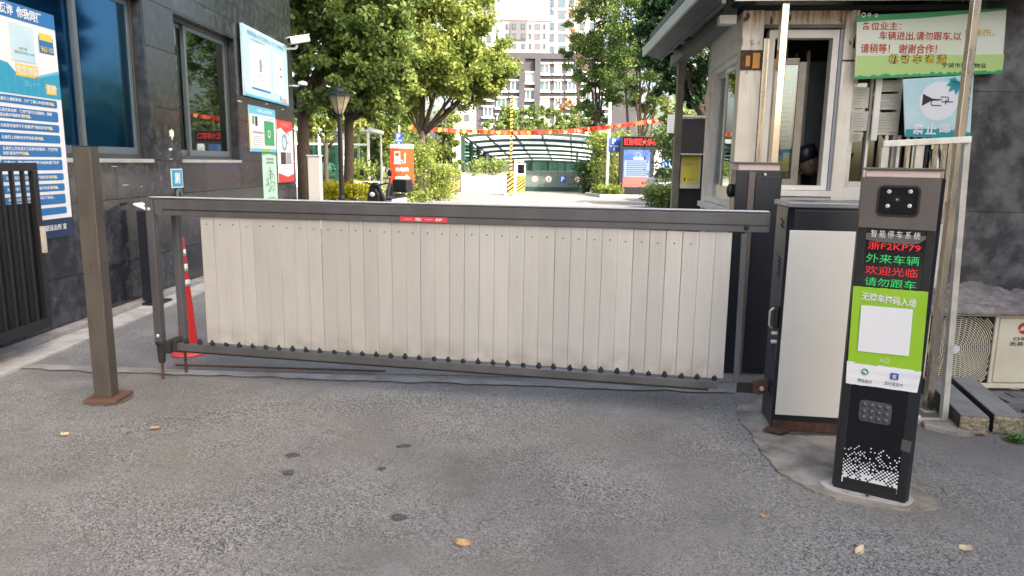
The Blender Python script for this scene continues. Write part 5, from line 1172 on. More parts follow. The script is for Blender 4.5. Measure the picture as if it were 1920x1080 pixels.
def tree(label,u,Y,lobes,trunk,ls,m,bark='bark',group=None,name='tree',limb=True,tz=None,dens=1.0,cat='tree',vt=None):
    """lobes: (u,v,dy,rx_px,rz_px,n,tint) picture bearings at depth Y+dy"""
    sc=Y/FPX; base=PY(u,300,Y); o=thing(name,label,cat,(base.x,Y,0),0,group)
    V=[];Tt=[];cs=[]
    for (lu,lv,dy,rx,rz,n,ti) in lobes:
        SEED[0]+=1; r=np.random.default_rng(SEED[0]); c=PY(lu,lv,Y+dy); rx_,rz_=rx*sc,rz*sc; ry_=max(rx_*.8,.3)
        K=max(12,int(rx*rz/75)); d=r.normal(0,1,(K,3)); d/=np.linalg.norm(d,axis=1,keepdims=True); rad=r.uniform(.3,1.25,(K,1))**.5
        cl=np.array([c.x-base.x,dy,c.z])+d*rad*np.array([rx_,ry_,rz_])
        cl[:,2]=np.maximum(cl[:,2],.25)
        sg=max(rx_,rz_)*r.uniform(.085,.12)
        v,t=leaves(cl,int(n*dens),(sg,sg,sg*.75),ls,ti,SEED[0]); V.append(v);Tt.append(t); cs.append((c.x-base.x,dy,c.z,rx_,rz_,cl))
    o2=bpy.data.objects.new('crown',leafmesh('crown',np.concatenate(V),np.concatenate(Tt),M[m])); C.objects.link(o2); o2.parent=o
    if trunk:
        r0,zt,lean=trunk; rr=random.Random(SEED[0]); b=MB(); tp=Vector((lean,0,zt))
        pts=[Vector((0,0,-.05)),Vector((lean*.15+rr.uniform(-.04,.04),0,zt*.35)),Vector((lean*.5+rr.uniform(-.05,.05),0,zt*.7)),tp]
        b.pipe(pts,[r0*1.25,r0,r0*.9,r0*.8],10)
        if limb:
            for (x,y,z,a,c,cl) in cs:
                e=Vector((x,y,z)); mid=tp.lerp(e,.5)+Vector((0,0,-.15*(e-tp).length*.3)); b.pipe([tp-Vector((0,0,.15)),mid,e],[r0*.6,r0*.38,r0*.14],7)
                for q in range(min(7,len(cl))):
                    f=Vector(cl[q*len(cl)//7%len(cl)]); s=tp.lerp(e,rr.uniform(.35,.95)); b.pipe([s,s.lerp(f,.5)+Vector((0,0,.05)),f],[r0*.22,r0*.13,r0*.04],5)
        b.build('trunk',M[bark],o,smooth=True)
    return o
# near pair of camphor trees left, the dark one and the lit ones
tree('dark leafy tree with brown trunk nearest the granite building corner',570,16.6,[(585,70,0,65,75,9000,.35),(640,20,0,80,70,9000,.42),(700,60,.4,70,80,9000,.52),(620,150,-.2,60,55,7000,.5),(590,-60,0,110,70,6000,.4),(700,-50,.5,100,70,6000,.45),(560,190,.4,35,30,2500,.4)],(.15,2.9,.0),.13,'leafA')
tree('leafy tree with straight bark trunk directly behind the street lamp',652,17.6,[(690,150,0,55,55,6500,.58),(655,120,.4,50,50,5000,.55),(735,115,0,50,60,6500,.65),(720,200,.3,45,30,3200,.62),(640,205,.6,30,22,1500,.6)],(.125,2.6,.05),.13,'leafA')
tree('large bright yellow-green tree with forked leaning trunk behind the orange sign',786,25,[(780,60,0,85,80,13000,.5),(850,40,.5,70,70,11000,.55),(905,95,0,62,55,11000,.5),(830,130,-.3,75,55,11000,.45),(740,175,0,50,40,5000,.5),(875,170,.3,60,24,3600,.5),(800,-40,0,120,60,8000,.5),(905,150,.2,45,32,5000,.4),(720,10,0,60,70,7000,.45)],(.13,2.55,.12),.15,'leafB')
tree('small leaning tree with yellow leaves in front of the glass shelter',608,21,[(610,215,0,38,25,2500,.55),(660,235,.2,35,22,2200,.75),(590,240,0,25,18,1200,.6)],(.07,2.0,.08),.11,'leafB')
tree('yellow-leaved tree at mid distance left of the orange sign',700,31,[(700,240,0,48,38,6500,.6),(750,215,0,40,40,5000,.5),(655,225,0,40,35,4000,.65),(720,285,0,35,28,2800,.45)],(.10,2.2,0),.13,'leafB')
tree('dense rounded green tree left of the garage canopy',820,33.5,[(815,265,0,38,38,7500,.2),(845,235,0,35,32,5000,.4),(795,300,0,30,30,4000,.12),(845,300,0,22,30,3500,.2),(830,215,1,40,25,3500,.5)][:4],(.12,2.0,0),.12,'leafB')
tree('tall pale green conical tree right of the far grey building',1118,41,[(1115,40,0,45,55,8000,.45),(1105,110,0,48,45,8000,.4),(1120,175,0,42,45,7500,.42),(1140,90,.5,45,60,7000,.35),(1135,-30,0,60,60,6000,.45),(1120,225,.3,22,24,2500,.5)],(.14,3.0,0),.16,'leafA')
tree('broad tree with several bare stems behind the display board',1196,38.5,[(1190,60,0,60,70,9000,.35),(1235,30,0,60,60,8000,.3),(1190,140,0,55,35,6500,.5),(1255,120,0,55,50,7000,.4),(1215,190,.5,45,22,4000,.6),(1200,-50,0,90,60,6000,.4)],(.14,2.6,.1),.15,'leafA')
for i,(u,uu) in enumerate(((1216,1232),(1232,1260),(1185,1172))):
    p=PY(u,300,38.8+i*.3); e=PY(uu,150,38.8+i*.3); o=thing('sapling',['slender bare stem leaning right behind the display board','outermost slender bare stem behind the display board','slender bare stem leaning left behind the display board'][i],'sapling',(p.x,p.y,0))
    b=MB(); b.pipe([(0,0,0),((e.x-p.x)*.3,0,e.z*.4),(e.x-p.x,0,e.z)],[.11,.09,.05],8); b.build('trunk',M['bark_l'],o,smooth=True)
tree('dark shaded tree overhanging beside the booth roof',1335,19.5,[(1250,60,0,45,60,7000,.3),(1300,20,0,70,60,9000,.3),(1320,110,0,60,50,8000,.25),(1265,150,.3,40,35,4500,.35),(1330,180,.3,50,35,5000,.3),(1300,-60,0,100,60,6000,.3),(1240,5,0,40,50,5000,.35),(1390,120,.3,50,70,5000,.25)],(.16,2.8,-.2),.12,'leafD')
tree('slim tree with dark trunk beyond the awning post',1312,23,[(1300,230,0,28,28,3500,.5),(1265,215,0,25,20,2500,.6),(1325,260,0,20,30,2500,.4)],(.09,2.2,0),.11,'leafA')
tree('sparse tree with orange autumn leaves before the white towers',1082,48,[(1078,30,0,18,30,260,.5),(1072,75,0,12,12,160,.5),(1062,195,0,14,10,420,.5),(1090,120,0,14,20,160,.5)],(.07,5.2,.0),.2,'leafO')
for i,(u,r_) in enumerate(((935,30),(968,24),(1000,22),(1030,26),(1062,22),(1090,26))):
    tree(['roundest treetop left of the striped boom arm','treetop just right of the striped boom arm','low treetop below the grey building middle','wide treetop below the right grey windows','small treetop left of the conical tree','last treetop behind the conical tree'][i],u,82+i*2,[(u,222-(i%3)*3,0,r_,20,2600,.45),(u+6,240,0,r_,16,1600,.4)],(.2,3,0),.34,'leafG',group='round trees before the grey building',limb=False)
# hedges and shrubs
def hedge(label,x0,y0,x1,y1,h,n,ls,m,ti,name='hedge',seed=1,z0=.1,lumpy=.08):
    r=np.random.default_rng(seed); o=thing(name,label,name,((x0+x1)/2,(y0+y1)/2,0))
    k=max(60,n//45); W_,D_=(x1-x0),(y1-y0)
    cl=np.stack([r.uniform(-W_/2,W_/2,k),r.uniform(-D_/2,D_/2,k),r.uniform(z0,h,k)],1)
    top=r.random(k)<.45; cl[top,2]=h-r.random(top.sum())*.06; fr=r.random(k)<.35; cl[fr,1]=-D_/2
    cl+=r.normal(0,lumpy*.4,(k,3))
    v,t=leaves(cl,n,(lumpy,lumpy,lumpy*.8),ls,ti,seed); q=bpy.data.objects.new('foliage',leafmesh('foliage',v,t,M[m])); C.objects.link(q); q.parent=o
    b=MB(); rr=random.Random(seed)
    for _ in range(26):
        x=rr.uniform(-W_/2+.05,W_/2-.05); y=rr.uniform(-D_/2+.05,D_/2-.05)
        for a in range(3): b.tube((x,y,0),(x+rr.uniform(-.2,.2),y+rr.uniform(-.15,.15),h*rr.uniform(.6,.9)),.012,.005,5)
    (b.build('stems',M['bark'],o) if name!='creeper' else None); return o
xA=lambda u,Y: PY(u,340,Y).x
hedge('clipped yellow-green hedge under the street lamp trees',xA(598,18),17.3,xA(690,18),18.6,.86,12000,.07,'leafH',.6,seed=3)
hedge('clipped yellow hedge stretch left of the white scooter',xA(690,19),18.2,xA(712,19),19.0,.8,3500,.07,'leafH',.5,seed=5)
hedge('round leafy shrub in front of the glass shelter',xA(662,23),22.6,xA(690,23),23.6,1.25,3500,.09,'leafB',.4,name='shrub',seed=6,lumpy=.14)
hedge('pale flowering shrub bed right of the orange sign',xA(776,30),28.5,xA(846,30),31,1.15,16000,.10,'leafB',.62,name='shrub',seed=4,lumpy=.16)
hedge('low grass clumps beside the scooter at the road edge',xA(755,19),18.4,xA(775,19),19.2,.42,2500,.10,'leafA',.8,name='shrub',seed=8)
hedge('square clipped dark green hedge right of the display board',xA(1219,14),13.6,xA(1325,14),14.6,1.02,17000,.06,'leafA',.5,seed=9)
hedge('tall bright bamboo shrubs right of the garage canopy',xA(1112,37.2),36.6,xA(1166,37.2),38.4,2.75,12000,.14,'leafB',.55,name='shrub',seed=10,lumpy=.2)
hedge('low clipped planting around the parking sign pole',xA(1122,35),34.2,xA(1164,35),35.6,.42,4000,.09,'leafB',.45,name='shrub',seed=11)
hedge('trailing green creeper hanging over the garage ramp wall',xA(884,36.8),36.75,xA(946,36.8),37.3,1.55,2200,.12,'leafA',.75,name='creeper',seed=12,z0=1.0,lumpy=.13)
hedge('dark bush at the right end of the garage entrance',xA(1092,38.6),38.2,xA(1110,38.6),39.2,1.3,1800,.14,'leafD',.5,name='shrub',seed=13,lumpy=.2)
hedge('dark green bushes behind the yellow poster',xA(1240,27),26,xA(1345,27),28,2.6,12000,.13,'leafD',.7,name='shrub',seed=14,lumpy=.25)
hedge('leafy bushes at the foot of the forked tree behind the orange sign',xA(768,22.5),22,xA(800,22.5),23.4,1.75,5200,.10,'leafB',.4,name='shrub',seed=31,lumpy=.17)
# distant wood closing the view behind the gardens
r=np.random.default_rng(77)
for (x0,x1,y,h,n,lb) in ((-70,-8,62,9,60000,'left'),(14,75,62,9,50000,'right')):
    k=900; cl=np.stack([r.uniform(x0,x1,k),y+r.uniform(-3,3,k),r.uniform(.3,1,k)*h*(0.75+.25*np.sin(np.linspace(0,60,k)))],1)
    v,t=leaves(cl,n,(.8,.8,.7),.42,.4,int(x0)+500); q=bpy.data.objects.new('distant_wood',leafmesh('distant_wood',v,t,M['leafG'])); C.objects.link(q); tag(q,'far-off mass of pale green trees on the %s beyond the gardens'%lb,'wood',kind='stuff')

# ================================================================ LEFT BACKGROUND THINGS
Y=15.7; p=PY(640,340,Y); top=PY(634,162,Y).z
lp=thing('street_lamp','black park street lamp with a conical hooded lantern on a thin post','street lamp',(p.x,Y,0))
b=MB(); b.lathe([(.11,0),(.11,.1),(.075,.16),(.075,.7),(.055,.76),(.05,top-.62),(.07,top-.6),(.07,top-.57)],14); b.build('post',M['black'],lp,smooth=False)
M['lampblack']=mat('lamp_black',(0.012,0.02,0.018),.4)
M['lamp_glass']=mat('amber_lamp_glass',(0.5,0.42,0.3),.25,col2=(.35,.28,.2),scale=9)
b=MB(); b.lathe([(.07,top-.57),(.10,top-.53),(.235,top-.22),(.235,top-.20)],8); b.build('lantern_glass',M['lamp_glass'],lp)
b=MB()
for k in range(8): a=2*math.pi*k/8; b.bar((.075*math.cos(a),.075*math.sin(a),top-.57),(.24*math.cos(a),.24*math.sin(a),top-.2),.014,.014)
b.build('lantern_ribs',M['lampblack'],lp)
b=MB(); b.lathe([(.30,top-.2),(.30,top-.18),(.16,top-.10),(.12,top-.05),(.03,top-.0),(.015,top+.08)],12); b.build('hood',M['lampblack'],lp)
p=PY(592,340,16.0); z=PY(592,293,16.0).z
wc=thing('white_pillar','sunlit white utility cabinet standing behind the granite building corner','cabinet',(p.x,16.0,0))
b=MB(); b.box(-.13,-.12,0,.12,.12,z); b.build('body',M['white'],wc,bevel=.006); b=MB(); b.box(-.15,-.14,z,.14,.14,z+.03); b.build('cap',M['white'],wc)
# glass shelter
Y=26; x0=xA(556,Y); x1=xA(692,Y); zt_=PY(600,245,Y).z
sh=thing('glass_shelter','white framed glass stair shelter among the trees on the left','shelter',(x0,Y,0)); Wd_=x1-x0
b=MB(); 
for k in range(4):
    x=Wd_*k/3; b.box(x-.04,-.04,0,x+.04,.04,zt_); b.box(x-.04,2.4,0,x+.04,2.48,zt_)
b.box(-.1,-.1,zt_,Wd_+.1,2.6,zt_+.12); b.box(0,-.03,zt_-.5,Wd_,.03,zt_-.43); b.build('frame',M['white'],sh)
for k in range(3):
    b=MB(); b.box(Wd_*k/3+.05,-.01,.55,Wd_*(k+1)/3-.05,.01,zt_-.5); b.build('pane',M['glass_p'] if k==2 else M['glass_g'],sh)
b=MB(); b.box(Wd_+.0,.0,.5,Wd_+.01,2.4,zt_-.1); b.build('pane',M['glass_p'],sh); b=MB(); b.box(0,-.05,0,Wd_,.05,.55); b.build('low_wall',M['concrete'],sh)
# charging sign
Y=17.0; a=PY(731,270,Y); c=PY(776,345,Y); sw_=c.x-a.x
cs_=thing('charging_sign','orange sign with a charging pump symbol, white characters and an arrow','sign',(a.x,Y,0))
b=MB(); b.box(0,-.015,c.z,sw_,.015,a.z-.10); b.build('orange_board',M['sign_orange'],cs_,bevel=.003)
b=MB(); b.box(-.006,-.018,a.z-.10,sw_+.0,.018,a.z); b.build('white_header',M['print_white'],cs_,bevel=.012)
b=MB(); b.box(sw_/2-.03,.016,0,sw_/2+.03,.06,a.z-.1); b.build('post',M['galv'],cs_)
pr=Print(cs_,-.015); cx=sw_/2; hb=a.z-.10-c.z; 
pr.r(.10,c.z+hb*.58,.24,c.z+hb*.92,'print_white'); pr.r(.08,c.z+hb*.56,.26,c.z+hb*.60,'print_white',2); pr.r(.125,c.z+hb*.78,.215,c.z+hb*.88,'sign_orange',3)
pr.p([(.165,c.z+hb*.74),(.15,c.z+hb*.67),(.17,c.z+hb*.68),(.165,c.z+hb*.61),(.19,c.z+hb*.70),(.17,c.z+hb*.69)],'sign_orange',3)
pr.r(.24,c.z+hb*.66,.30,c.z+hb*.68,'print_white'); pr.r(.285,c.z+hb*.60,.30,c.z+hb*.68,'print_white',2); pr.r(.285,c.z+hb*.59,.36,c.z+hb*.61,'print_white',2); pr.r(.345,c.z+hb*.60,.36,c.z+hb*.88,'print_white',2); pr.disc(.353,c.z+hb*.82,.024,'print_white',3)
pr.r(.12,c.z+hb*.13,.38,c.z+hb*.21,'print_white'); pr.p([(.37,c.z+hb*.07),(.47,c.z+hb*.17),(.37,c.z+hb*.27)],'print_white',2); pr.done()
T('充电站',sw_/2,c.z+hb*.41,.32,.105,M['print_white'],cs_,y=-.019,bold=.03); T('公共充电站指引',sw_/2,a.z-.05,.34,.03,M['print_grey'],cs_,y=-.021)
def bluesign(label,u,Y,v0,v1,u0,u1,ptop,pr_,txt,m='white',pole=True):
    p=PY(u,300,Y); a=PY(u0,v0,Y); c=PY(u1,v1,Y); o=thing('parking_sign',label,'sign',(p.x,Y,0)); zt=PY(u,ptop,Y).z
    b=MB(); b.lathe([(pr_,0),(pr_,zt)],10); b.build('pole',M[m],o)
    b=MB(); b.box(a.x-p.x,-pr_-.03,c.z,c.x-p.x,-pr_-.01,a.z); b.build('board',M['sign_blue'],o)
    x=(a.x+c.x)/2-p.x; h=a.z-c.z; T('P',x,a.z-h*.27,h*.26,h*.36,M['print_white'],o,y=-pr_-.034,bold=.03); T(txt,x,a.z-h*.60,(c.x-a.x)*.8,h*.13,M['print_white'],o,y=-pr_-.034,bold=.02)
    q=Print(o,-pr_-.03); q.r(x-h*.03,c.z+h*.06,x+h*.03,c.z+h*.22,'print_white'); q.p([(x-h*.09,c.z+h*.18),(x+h*.09,c.z+h*.18),(x,c.z+h*.30)],'print_white',2); q.done(); return o,zt
bluesign('small blue parking sign on a post behind the orange charging sign',749,22,249,273,741,755,235,.03,'停车场','galv')
o,zt=bluesign('blue parking direction sign on the white pole beside the display board',1140,35.2,258,285,1142,1160,192,.075,'地下停车场','white')
b=MB(); zz=PY(1140,242,35.2).z; b.bar((0,0,zz),(-.62,0,zz),.05,.05); b.build('arm',M['galv'],o)
for dx in (-.56,-.28):
    b=MB(); b.lathe([(.05,0),(.09,.08),(.09,.2),(.05,.25)],10,(dx,0,zz+.02)); b.build('camera',M['black'],o)
# scooters
def scooter(label,loc,rot,body,cover=None,box=True,rear=None):
    s=thing('motor_scooter',label,'scooter',loc,rot)
    for y,nm in ((-.62,'front_wheel'),(.60,'rear_wheel')):
        w=MB(); w.lathe([(.17,-.05),(.235,-.045),(.25,0),(.235,.045),(.17,.05)],20,(0,y,.25),axis='x'); wo=w.build(nm,M['rubber'],s,smooth=True)
        w=MB(); w.lathe([(.03,-.055),(.165,-.03),(.165,.03),(.03,.055)],14,(0,y,.25),axis='x'); w.build('rim',M['galv'],wo)
    b=MB(); b.pipe([(0,-.62,.27),(0,-.56,.5),(0,-.44,.82),(0,-.40,.98)],.028,8); b.build('fork',M['black'],s)
    b=MB(); b.prism([(-.13,-.60,.48),(.13,-.60,.48),(.20,-.42,.52),(.20,-.40,.90),(.12,-.52,.98),(-.12,-.52,.98),(-.20,-.40,.90),(-.20,-.42,.52)][:0] or [(-.2,-.40,.30),(.2,-.40,.30),(.21,-.45,.70),(.12,-.52,.98),(-.12,-.52,.98),(-.21,-.45,.70)],(0,.09,0)); b.build('leg_shield',M[body],s,bevel=.02)
    b=MB(); b.prism([(-.10,-.56,.52),(.10,-.56,.52),(.13,-.54,.80),(.07,-.60,.93),(-.07,-.60,.93),(-.13,-.54,.80)],(0,.10,0)); b.build('front_fairing',M[body],s,bevel=.02)
    b=MB(); b.ball((0,-.60,.80),.06,.04,.05); b.build('headlight',M['reflect'],s,smooth=True)
    b=MB(); b.prism([(0,-.88,.38),(0,-.80,.49),(0,-.62,.54),(0,-.46,.49),(0,-.40,.40),(0,-.46,.44),(0,-.62,.50),(0,-.78,.44)],(.12,0,0)); b.T=None; f=b.build('front_fender',M[rear or body],s); f.location.x=-.06
    b=MB(); b.box(-.15,-.36,.26,.15,.22,.33); b.build('footboard',M['black'],s,bevel=.02)
    b=MB(); b.prism([(-.14,.10,.33),(-.14,.85,.55),(-.14,.88,.68),(-.14,.08,.68)],(.28,0,0)); b.build('rear_body',M[rear or body],s,bevel=.03)
    b=MB(); b.prism([(-.13,.02,.69),(-.13,.30,.71),(-.13,.80,.77),(-.13,.84,.70),(-.13,.05,.65)],(.26,0,0)); b.build('seat',M['black'],s,bevel=.025)
    b=MB(); b.pipe([(-.33,-.34,1.03),(-.24,-.38,1.04),(-.08,-.42,1.0),(.08,-.42,1.0),(.24,-.38,1.04),(.33,-.34,1.03)],.017,8); b.ball((0,-.45,1.0),.12,.08,.06); b.build('handlebar',M['black'],s,smooth=True)
    for sx in (-1,1):
        b=MB(); b.pipe([(sx*.2,-.40,1.04),(sx*.25,-.42,1.13),(sx*.31,-.42,1.21)],.007,6); b.ball((sx*.33,-.42,1.26),.055,.02,.075); b.build('mirror',M['black'],s,smooth=True)
    if box: b=MB(); b.prism([(-.19,.72,.80),(.19,.72,.80),(.20,1.06,.80),(-.20,1.06,.80)],(0,0,.30)); b.build('storage_box',M['black'],s,bevel=.04)
    if cover: 
        b=MB(); b.prism([(-.34,-.62,.45),(-.2,-.66,.35),(.2,-.66,.35),(.34,-.62,.45),(.30,-.46,1.08),(-.30,-.46,1.08)],(0,.10,.04)); b.build('wind_cover',cover,s,bevel=.03)
    return s
p=PY(722,360,16.0); scooter('white and black motor scooter with rear box parked under the orange sign',(p.x,16.0,0),R(-17),'black',rear='white')
p=PY(708,330,21.5); scooter('dark motor scooter parked behind the orange sign at the shelter',(p.x,21.5,0),R(75),'black',box=False)
M['purple']=mat('purple_patterned_quilt',(0.16,0.10,0.22),.9,col2=(0.05,0.035,0.09),scale=22,bump=.4,bscale=30)
p=PY(1298,360,9.6); scooter('dark scooter with purple quilted wind cover parked behind the booth',(p.x,9.6,0),R(70),'navy',cover=M['purple'],box=False)
bn=thing('bench','small white bench on the lawn behind the street lamp','bench',(xA(678,20),20,0))
b=MB(); b.box(-.45,-.2,.42,.45,.2,.48); b.build('seat',M['white'],bn); b=MB(); b.prism([(-.45,.2,.5),(.45,.2,.5),(.45,.28,.95),(-.45,.28,.95)],(0,.03,0)); b.build('backrest',M['white'],bn)
for sx in (-.4,.4): b=MB(); b.box(sx-.03,-.18,0,sx+.03,.18,.42); b.build('leg',M['white'],bn)
# ================================================================ RIGHT BACKGROUND THINGS
Y=34.6; a=PY(1164,255,Y); c=PY(1245,368,Y); w=c.x-a.x; h=a.z
lk=thing('display_board','black free-standing display board with red lit characters over a blue screen','display board',(a.x,Y,0))
b=MB(); b.box(0,0,0.1,w,.35,h); b.build('casing',M['navy'],lk,bevel=.01); b=MB(); b.box(.03,.03,0,w-.03,.32,.1); b.build('plinth',M['black'],lk)
sx=lambda u: PY(u,300,Y).x-a.x
sz=lambda v: PY(1200,v,Y).z
b=MB(); b.box(sx(1167),-.012,sz(275),sx(1242),-.002,sz(257)); b.build('character_screen',M['blackgloss'],lk)
T('区信用区大停客口:',(sx(1169)+sx(1240))/2,(sz(274)+sz(258))/2,sx(1240)-sx(1169),(sz(258)-sz(274))*.85,M['led_red'],lk,y=-.016,bold=.03)
M['scr_blue']=mat('lit_blue_screen',(0.03,0.06,0.2),.3,col2=(0.06,0.12,0.28),scale=3,emit=(.10,.19,.45),es=.09); M['scr_pale']=mat('lit_pale_screen',(0.14,0.17,0.3),.3,emit=(.3,.36,.52),es=.09); M['scr_red']=mat('lit_red_screen',(0.3,0.08,0.07),.3,emit=(.5,.2,.17),es=.09)  # screen colours darkened to stand for shade on the board's face
pr=Print(lk,-.004); pr.r(sx(1169),sz(351),sx(1219),sz(281),'scr_blue'); pr.r(sx(1171),sz(332),sx(1217),sz(301),'scr_pale',2); pr.r(sx(1169),sz(351),sx(1219),sz(333),'scr_red',2)
for k in range(8): v=303+3.5*k; pr.r(sx(1175),sz(v+1.8),sx(1214),sz(v),'sign_blue',3)
pr.ring(sx(1196),sz(291),.14,.03,'scr_pale',2); pr.disc(sx(1207),sz(343),.06,'print_black',3); pr.disc(sx(1214),sz(343),.06,'print_black',3)
pr.r(sx(1227),sz(315),sx(1240),sz(281),'print_pale',1) ; pr.r(sx(1227),sz(315),sx(1240),sz(281),'print_white',2); pr.ring(sx(1233.5),sz(291),.07,.03,'print_green',3); pr.r(sx(1227),sz(352),sx(1239),sz(318),'print_white',2)
for k in range(7): pr.r(sx(1228.5),sz(301+2*k),sx(1238),sz(300.3+2*k),'print_grey',3); pr.r(sx(1228.5),sz(324+3.6*k),sx(1237.5),sz(322.7+3.6*k),'print_grey',3)
pr.done()
T('社区公告',sx(1197),sz(297),.5,.12,M['print_white'],lk,y=-.012)
# white notice on pole, poster cabinet
Y=13; a=PY(1252,215,Y); c=PY(1298,250,Y)
nb=thing('notice_sign','white lined notice board on a post left of the yellow poster','sign',(a.x,Y,0))
b=MB(); b.box(0,-.01,c.z,c.x-a.x,.01,a.z); b.build('board',M['print_white'],nb)
b=MB(); b.box((c.x-a.x)/2-.02,.012,0,(c.x-a.x)/2+.02,.05,a.z); b.build('post',M['galv'],nb)
pr=Print(nb,-.01)
for k in range(7): pr.r(.03,a.z-.04-.04*k,c.x-a.x-.03,a.z-.045-.04*k,'print_grey')
pr.done()
Y=12; a=PY(1276,220,Y); c=PY(1330,352,Y); sx=lambda u: PY(u,300,Y).x-a.x; sz=lambda v: PY(1300,v,Y).z
yk=thing('poster_cabinet','dark cabinet with a yellow poster beneath its black upper panel','cabinet',(a.x,Y,0)); wk=c.x-a.x
b=MB(); b.box(0,.0,0,.03,.3,a.z); b.box(wk-.03,0,0,wk,.3,a.z); b.box(.03,.02,sz(288),wk-.03,.3,a.z-.02); b.box(.03,.2,.0,wk-.03,.3,sz(288)); b.build('casing',mat('dark_brown_panel',(0.03,0.025,0.025),.4),yk)
b=MB(); b.box(-.02,-.02,a.z,wk+.02,.3,a.z+.03); b.box(0,-.01,sz(290),wk,.02,sz(288)); b.build('trim',M['galv'],yk)
b=MB(); b.box(sx(1281),.14,sz(354),sx(1319),.16,sz(289)); b.build('poster_frame',M['cream'],yk)
pr=Print(yk,.14); pr.r(sx(1283),sz(345),sx(1316),sz(291),'poster_y'if 'poster_y' in M else 'print_yellow'); pr.r(sx(1288),sz(340),sx(1290.5),sz(334),'print_black',2); pr.done()
T('平安通行',sx(1300),sz(337),.09,.022,M['print_black'],yk,y=.136); T('温馨提示',sx(1296),sz(308),.14,.02,M['print_olive'],yk,y=.136)
# parked car and blue banner beyond the hedge
def car(label,loc,rot,m):
    o=thing('parked_car',label,'car',loc,rot)
    b=MB(); prof=[(-2.2,.35),(-2.2,.75),(-2.05,.88),(-1.2,.95),(-.65,1.42),(.75,1.45),(1.5,1.0),(2.15,.92),(2.22,.6),(2.2,.32)]
    b.prism([(x,-.85,z) for x,z in prof],(0,1.7,0)); b.build('body',m,o,bevel=.06)
    for s_ in (-.856,.853): b=MB(); b.prism([(-1.1,s_,.97),(-.62,s_,1.36),(.70,s_,1.38),(1.32,s_,1.0)],(0,.003,0)); b.build('side_window',M['blackgloss'],o)
    b=MB(); b.quad((-1.22,-.72,.975),(-1.22,.72,.975),(-.70,.62,1.41),(-.70,-.62,1.41)); ob_=b.build('windscreen',M['blackgloss'],o); ob_.location=(-.02,0,.02)
    for x in (-1.4,1.4):
        for s_ in (-.88,.72): b=MB(); b.lathe([(.2,0),(.31,.01),(.33,.08),(.31,.16),(.2,.17)],16,(x,s_,.33),axis='y'); w_=b.build('wheel',M['rubber'],o); b=MB(); b.lathe([(.2,-.005),(.19,.175)],12,(x,s_,.33),axis='y'); b.build('rim',M['galv'],w_)
    for s_ in (-.6,.6): b=MB(); b.ball((-2.18,s_,.70),.05,.16,.07); b.build('headlight',M['reflect'],o)
    return o
p=PY(1252,330,30); car('silver parked car beyond the square hedge behind the awning post',(p.x+.7,30,0),R(100),mat('silver_paint',(0.55,0.57,0.6),.25,metal=.5))
p=PY(1310,340,24); car('white parked car in the shade behind the poster cabinet',(p.x+1,25,0),R(5),mat('white_car_paint',(0.7,0.7,0.7),.25))
a=PY(1243,299,31.5); c=PY(1259,319,31.5); bb_=thing('blue_board','plain light blue board on posts behind the parked silver car','board',(a.x,31.5,0))
b=MB(); b.box(0,0,c.z,c.x-a.x,.03,a.z); b.build('board',mat('light_blue_board',(0.15,0.33,0.7),.5),bb_); b=MB(); b.box(.05,.04,0,.09,.08,a.z); b.build('post',M['galv'],bb_)

# ================================================================ UNDERGROUND GARAGE
Y0=38.0; gx0=PY(868,300,Y0).x; gx1=PY(1119,300,Y0).x
gc=thing('garage_canopy','green steel and glass canopy over the underground garage ramp','canopy',(gx0,Y0,0)); GWd=gx1-gx0
NB=7; DY=3.0
def fr(k):
    y=DY*k; return .085*y,y,-.075*y
zE=PY(868,256,Y0).z; zP=PY(990,250.5,Y0).z
def arch(t): return zE+(zP-zE)*math.sin(math.pi*min(1,max(0,t)))**.8
for k in range(NB):
    dx,dy,dz=fr(k); b=MB(); n=12
    for i in range(n): t0=i/n;t1=(i+1)/n; b.bar((dx+GWd*t0,dy,arch(t0)+dz),(dx+GWd*t1,dy,arch(t1)+dz),.12,.15)
    b.build('rafter',M['green_steel'],gc)
    for s_ in (0,1):
        b=MB(); b.box(dx+GWd*s_-.10,dy-.10,-.5 if k else 0,dx+GWd*s_+.10,dy+.10,zE+dz+.05); b.build('column',M['green_steel'],gc)
for t in (.0,.16,.37,.58,.80,1.0):
    a0=fr(0);a1=fr(NB-1); b=MB(); b.bar((a0[0]+GWd*t,a0[1],arch(t)+a0[2]+.06),(a1[0]+GWd*t,a1[1],arch(t)+a1[2]+.06),.09,.08); b.build('purlin',M['green_steel'],gc)
ts=(0,.16,.37,.58,.80,1.0)
for k in range(NB-1):
    for i in range(5):
        A0=fr(k);A1=fr(k+1); b=MB(); e=.01
        b.prism([(A0[0]+GWd*ts[i]+.05,A0[1],arch(ts[i])+A0[2]+.12),(A0[0]+GWd*ts[i+1]-.05,A0[1],arch(ts[i+1])+A0[2]+.12),(A1[0]+GWd*ts[i+1]-.05,A1[1]-.02,arch(ts[i+1])+A1[2]+.12),(A1[0]+GWd*ts[i]+.05,A1[1]-.02,arch(ts[i])+A1[2]+.12)],(0,0,.012)); b.build('roof_pane',M['roof_sheet'],gc)
    A0=fr(k);A1=fr(k+1)
    if k<3: b=MB(); b.prism([(A0[0]-.02,A0[1]+.12,1.1),(A1[0]-.02,A1[1]-.12,1.1),(A1[0]-.02,A1[1]-.12,zE+A1[2]-.1),(A0[0]-.02,A0[1]+.12,zE+A0[2]-.1)],(.012,0,0)); b.build('side_pane',M['glass_g'],gc)
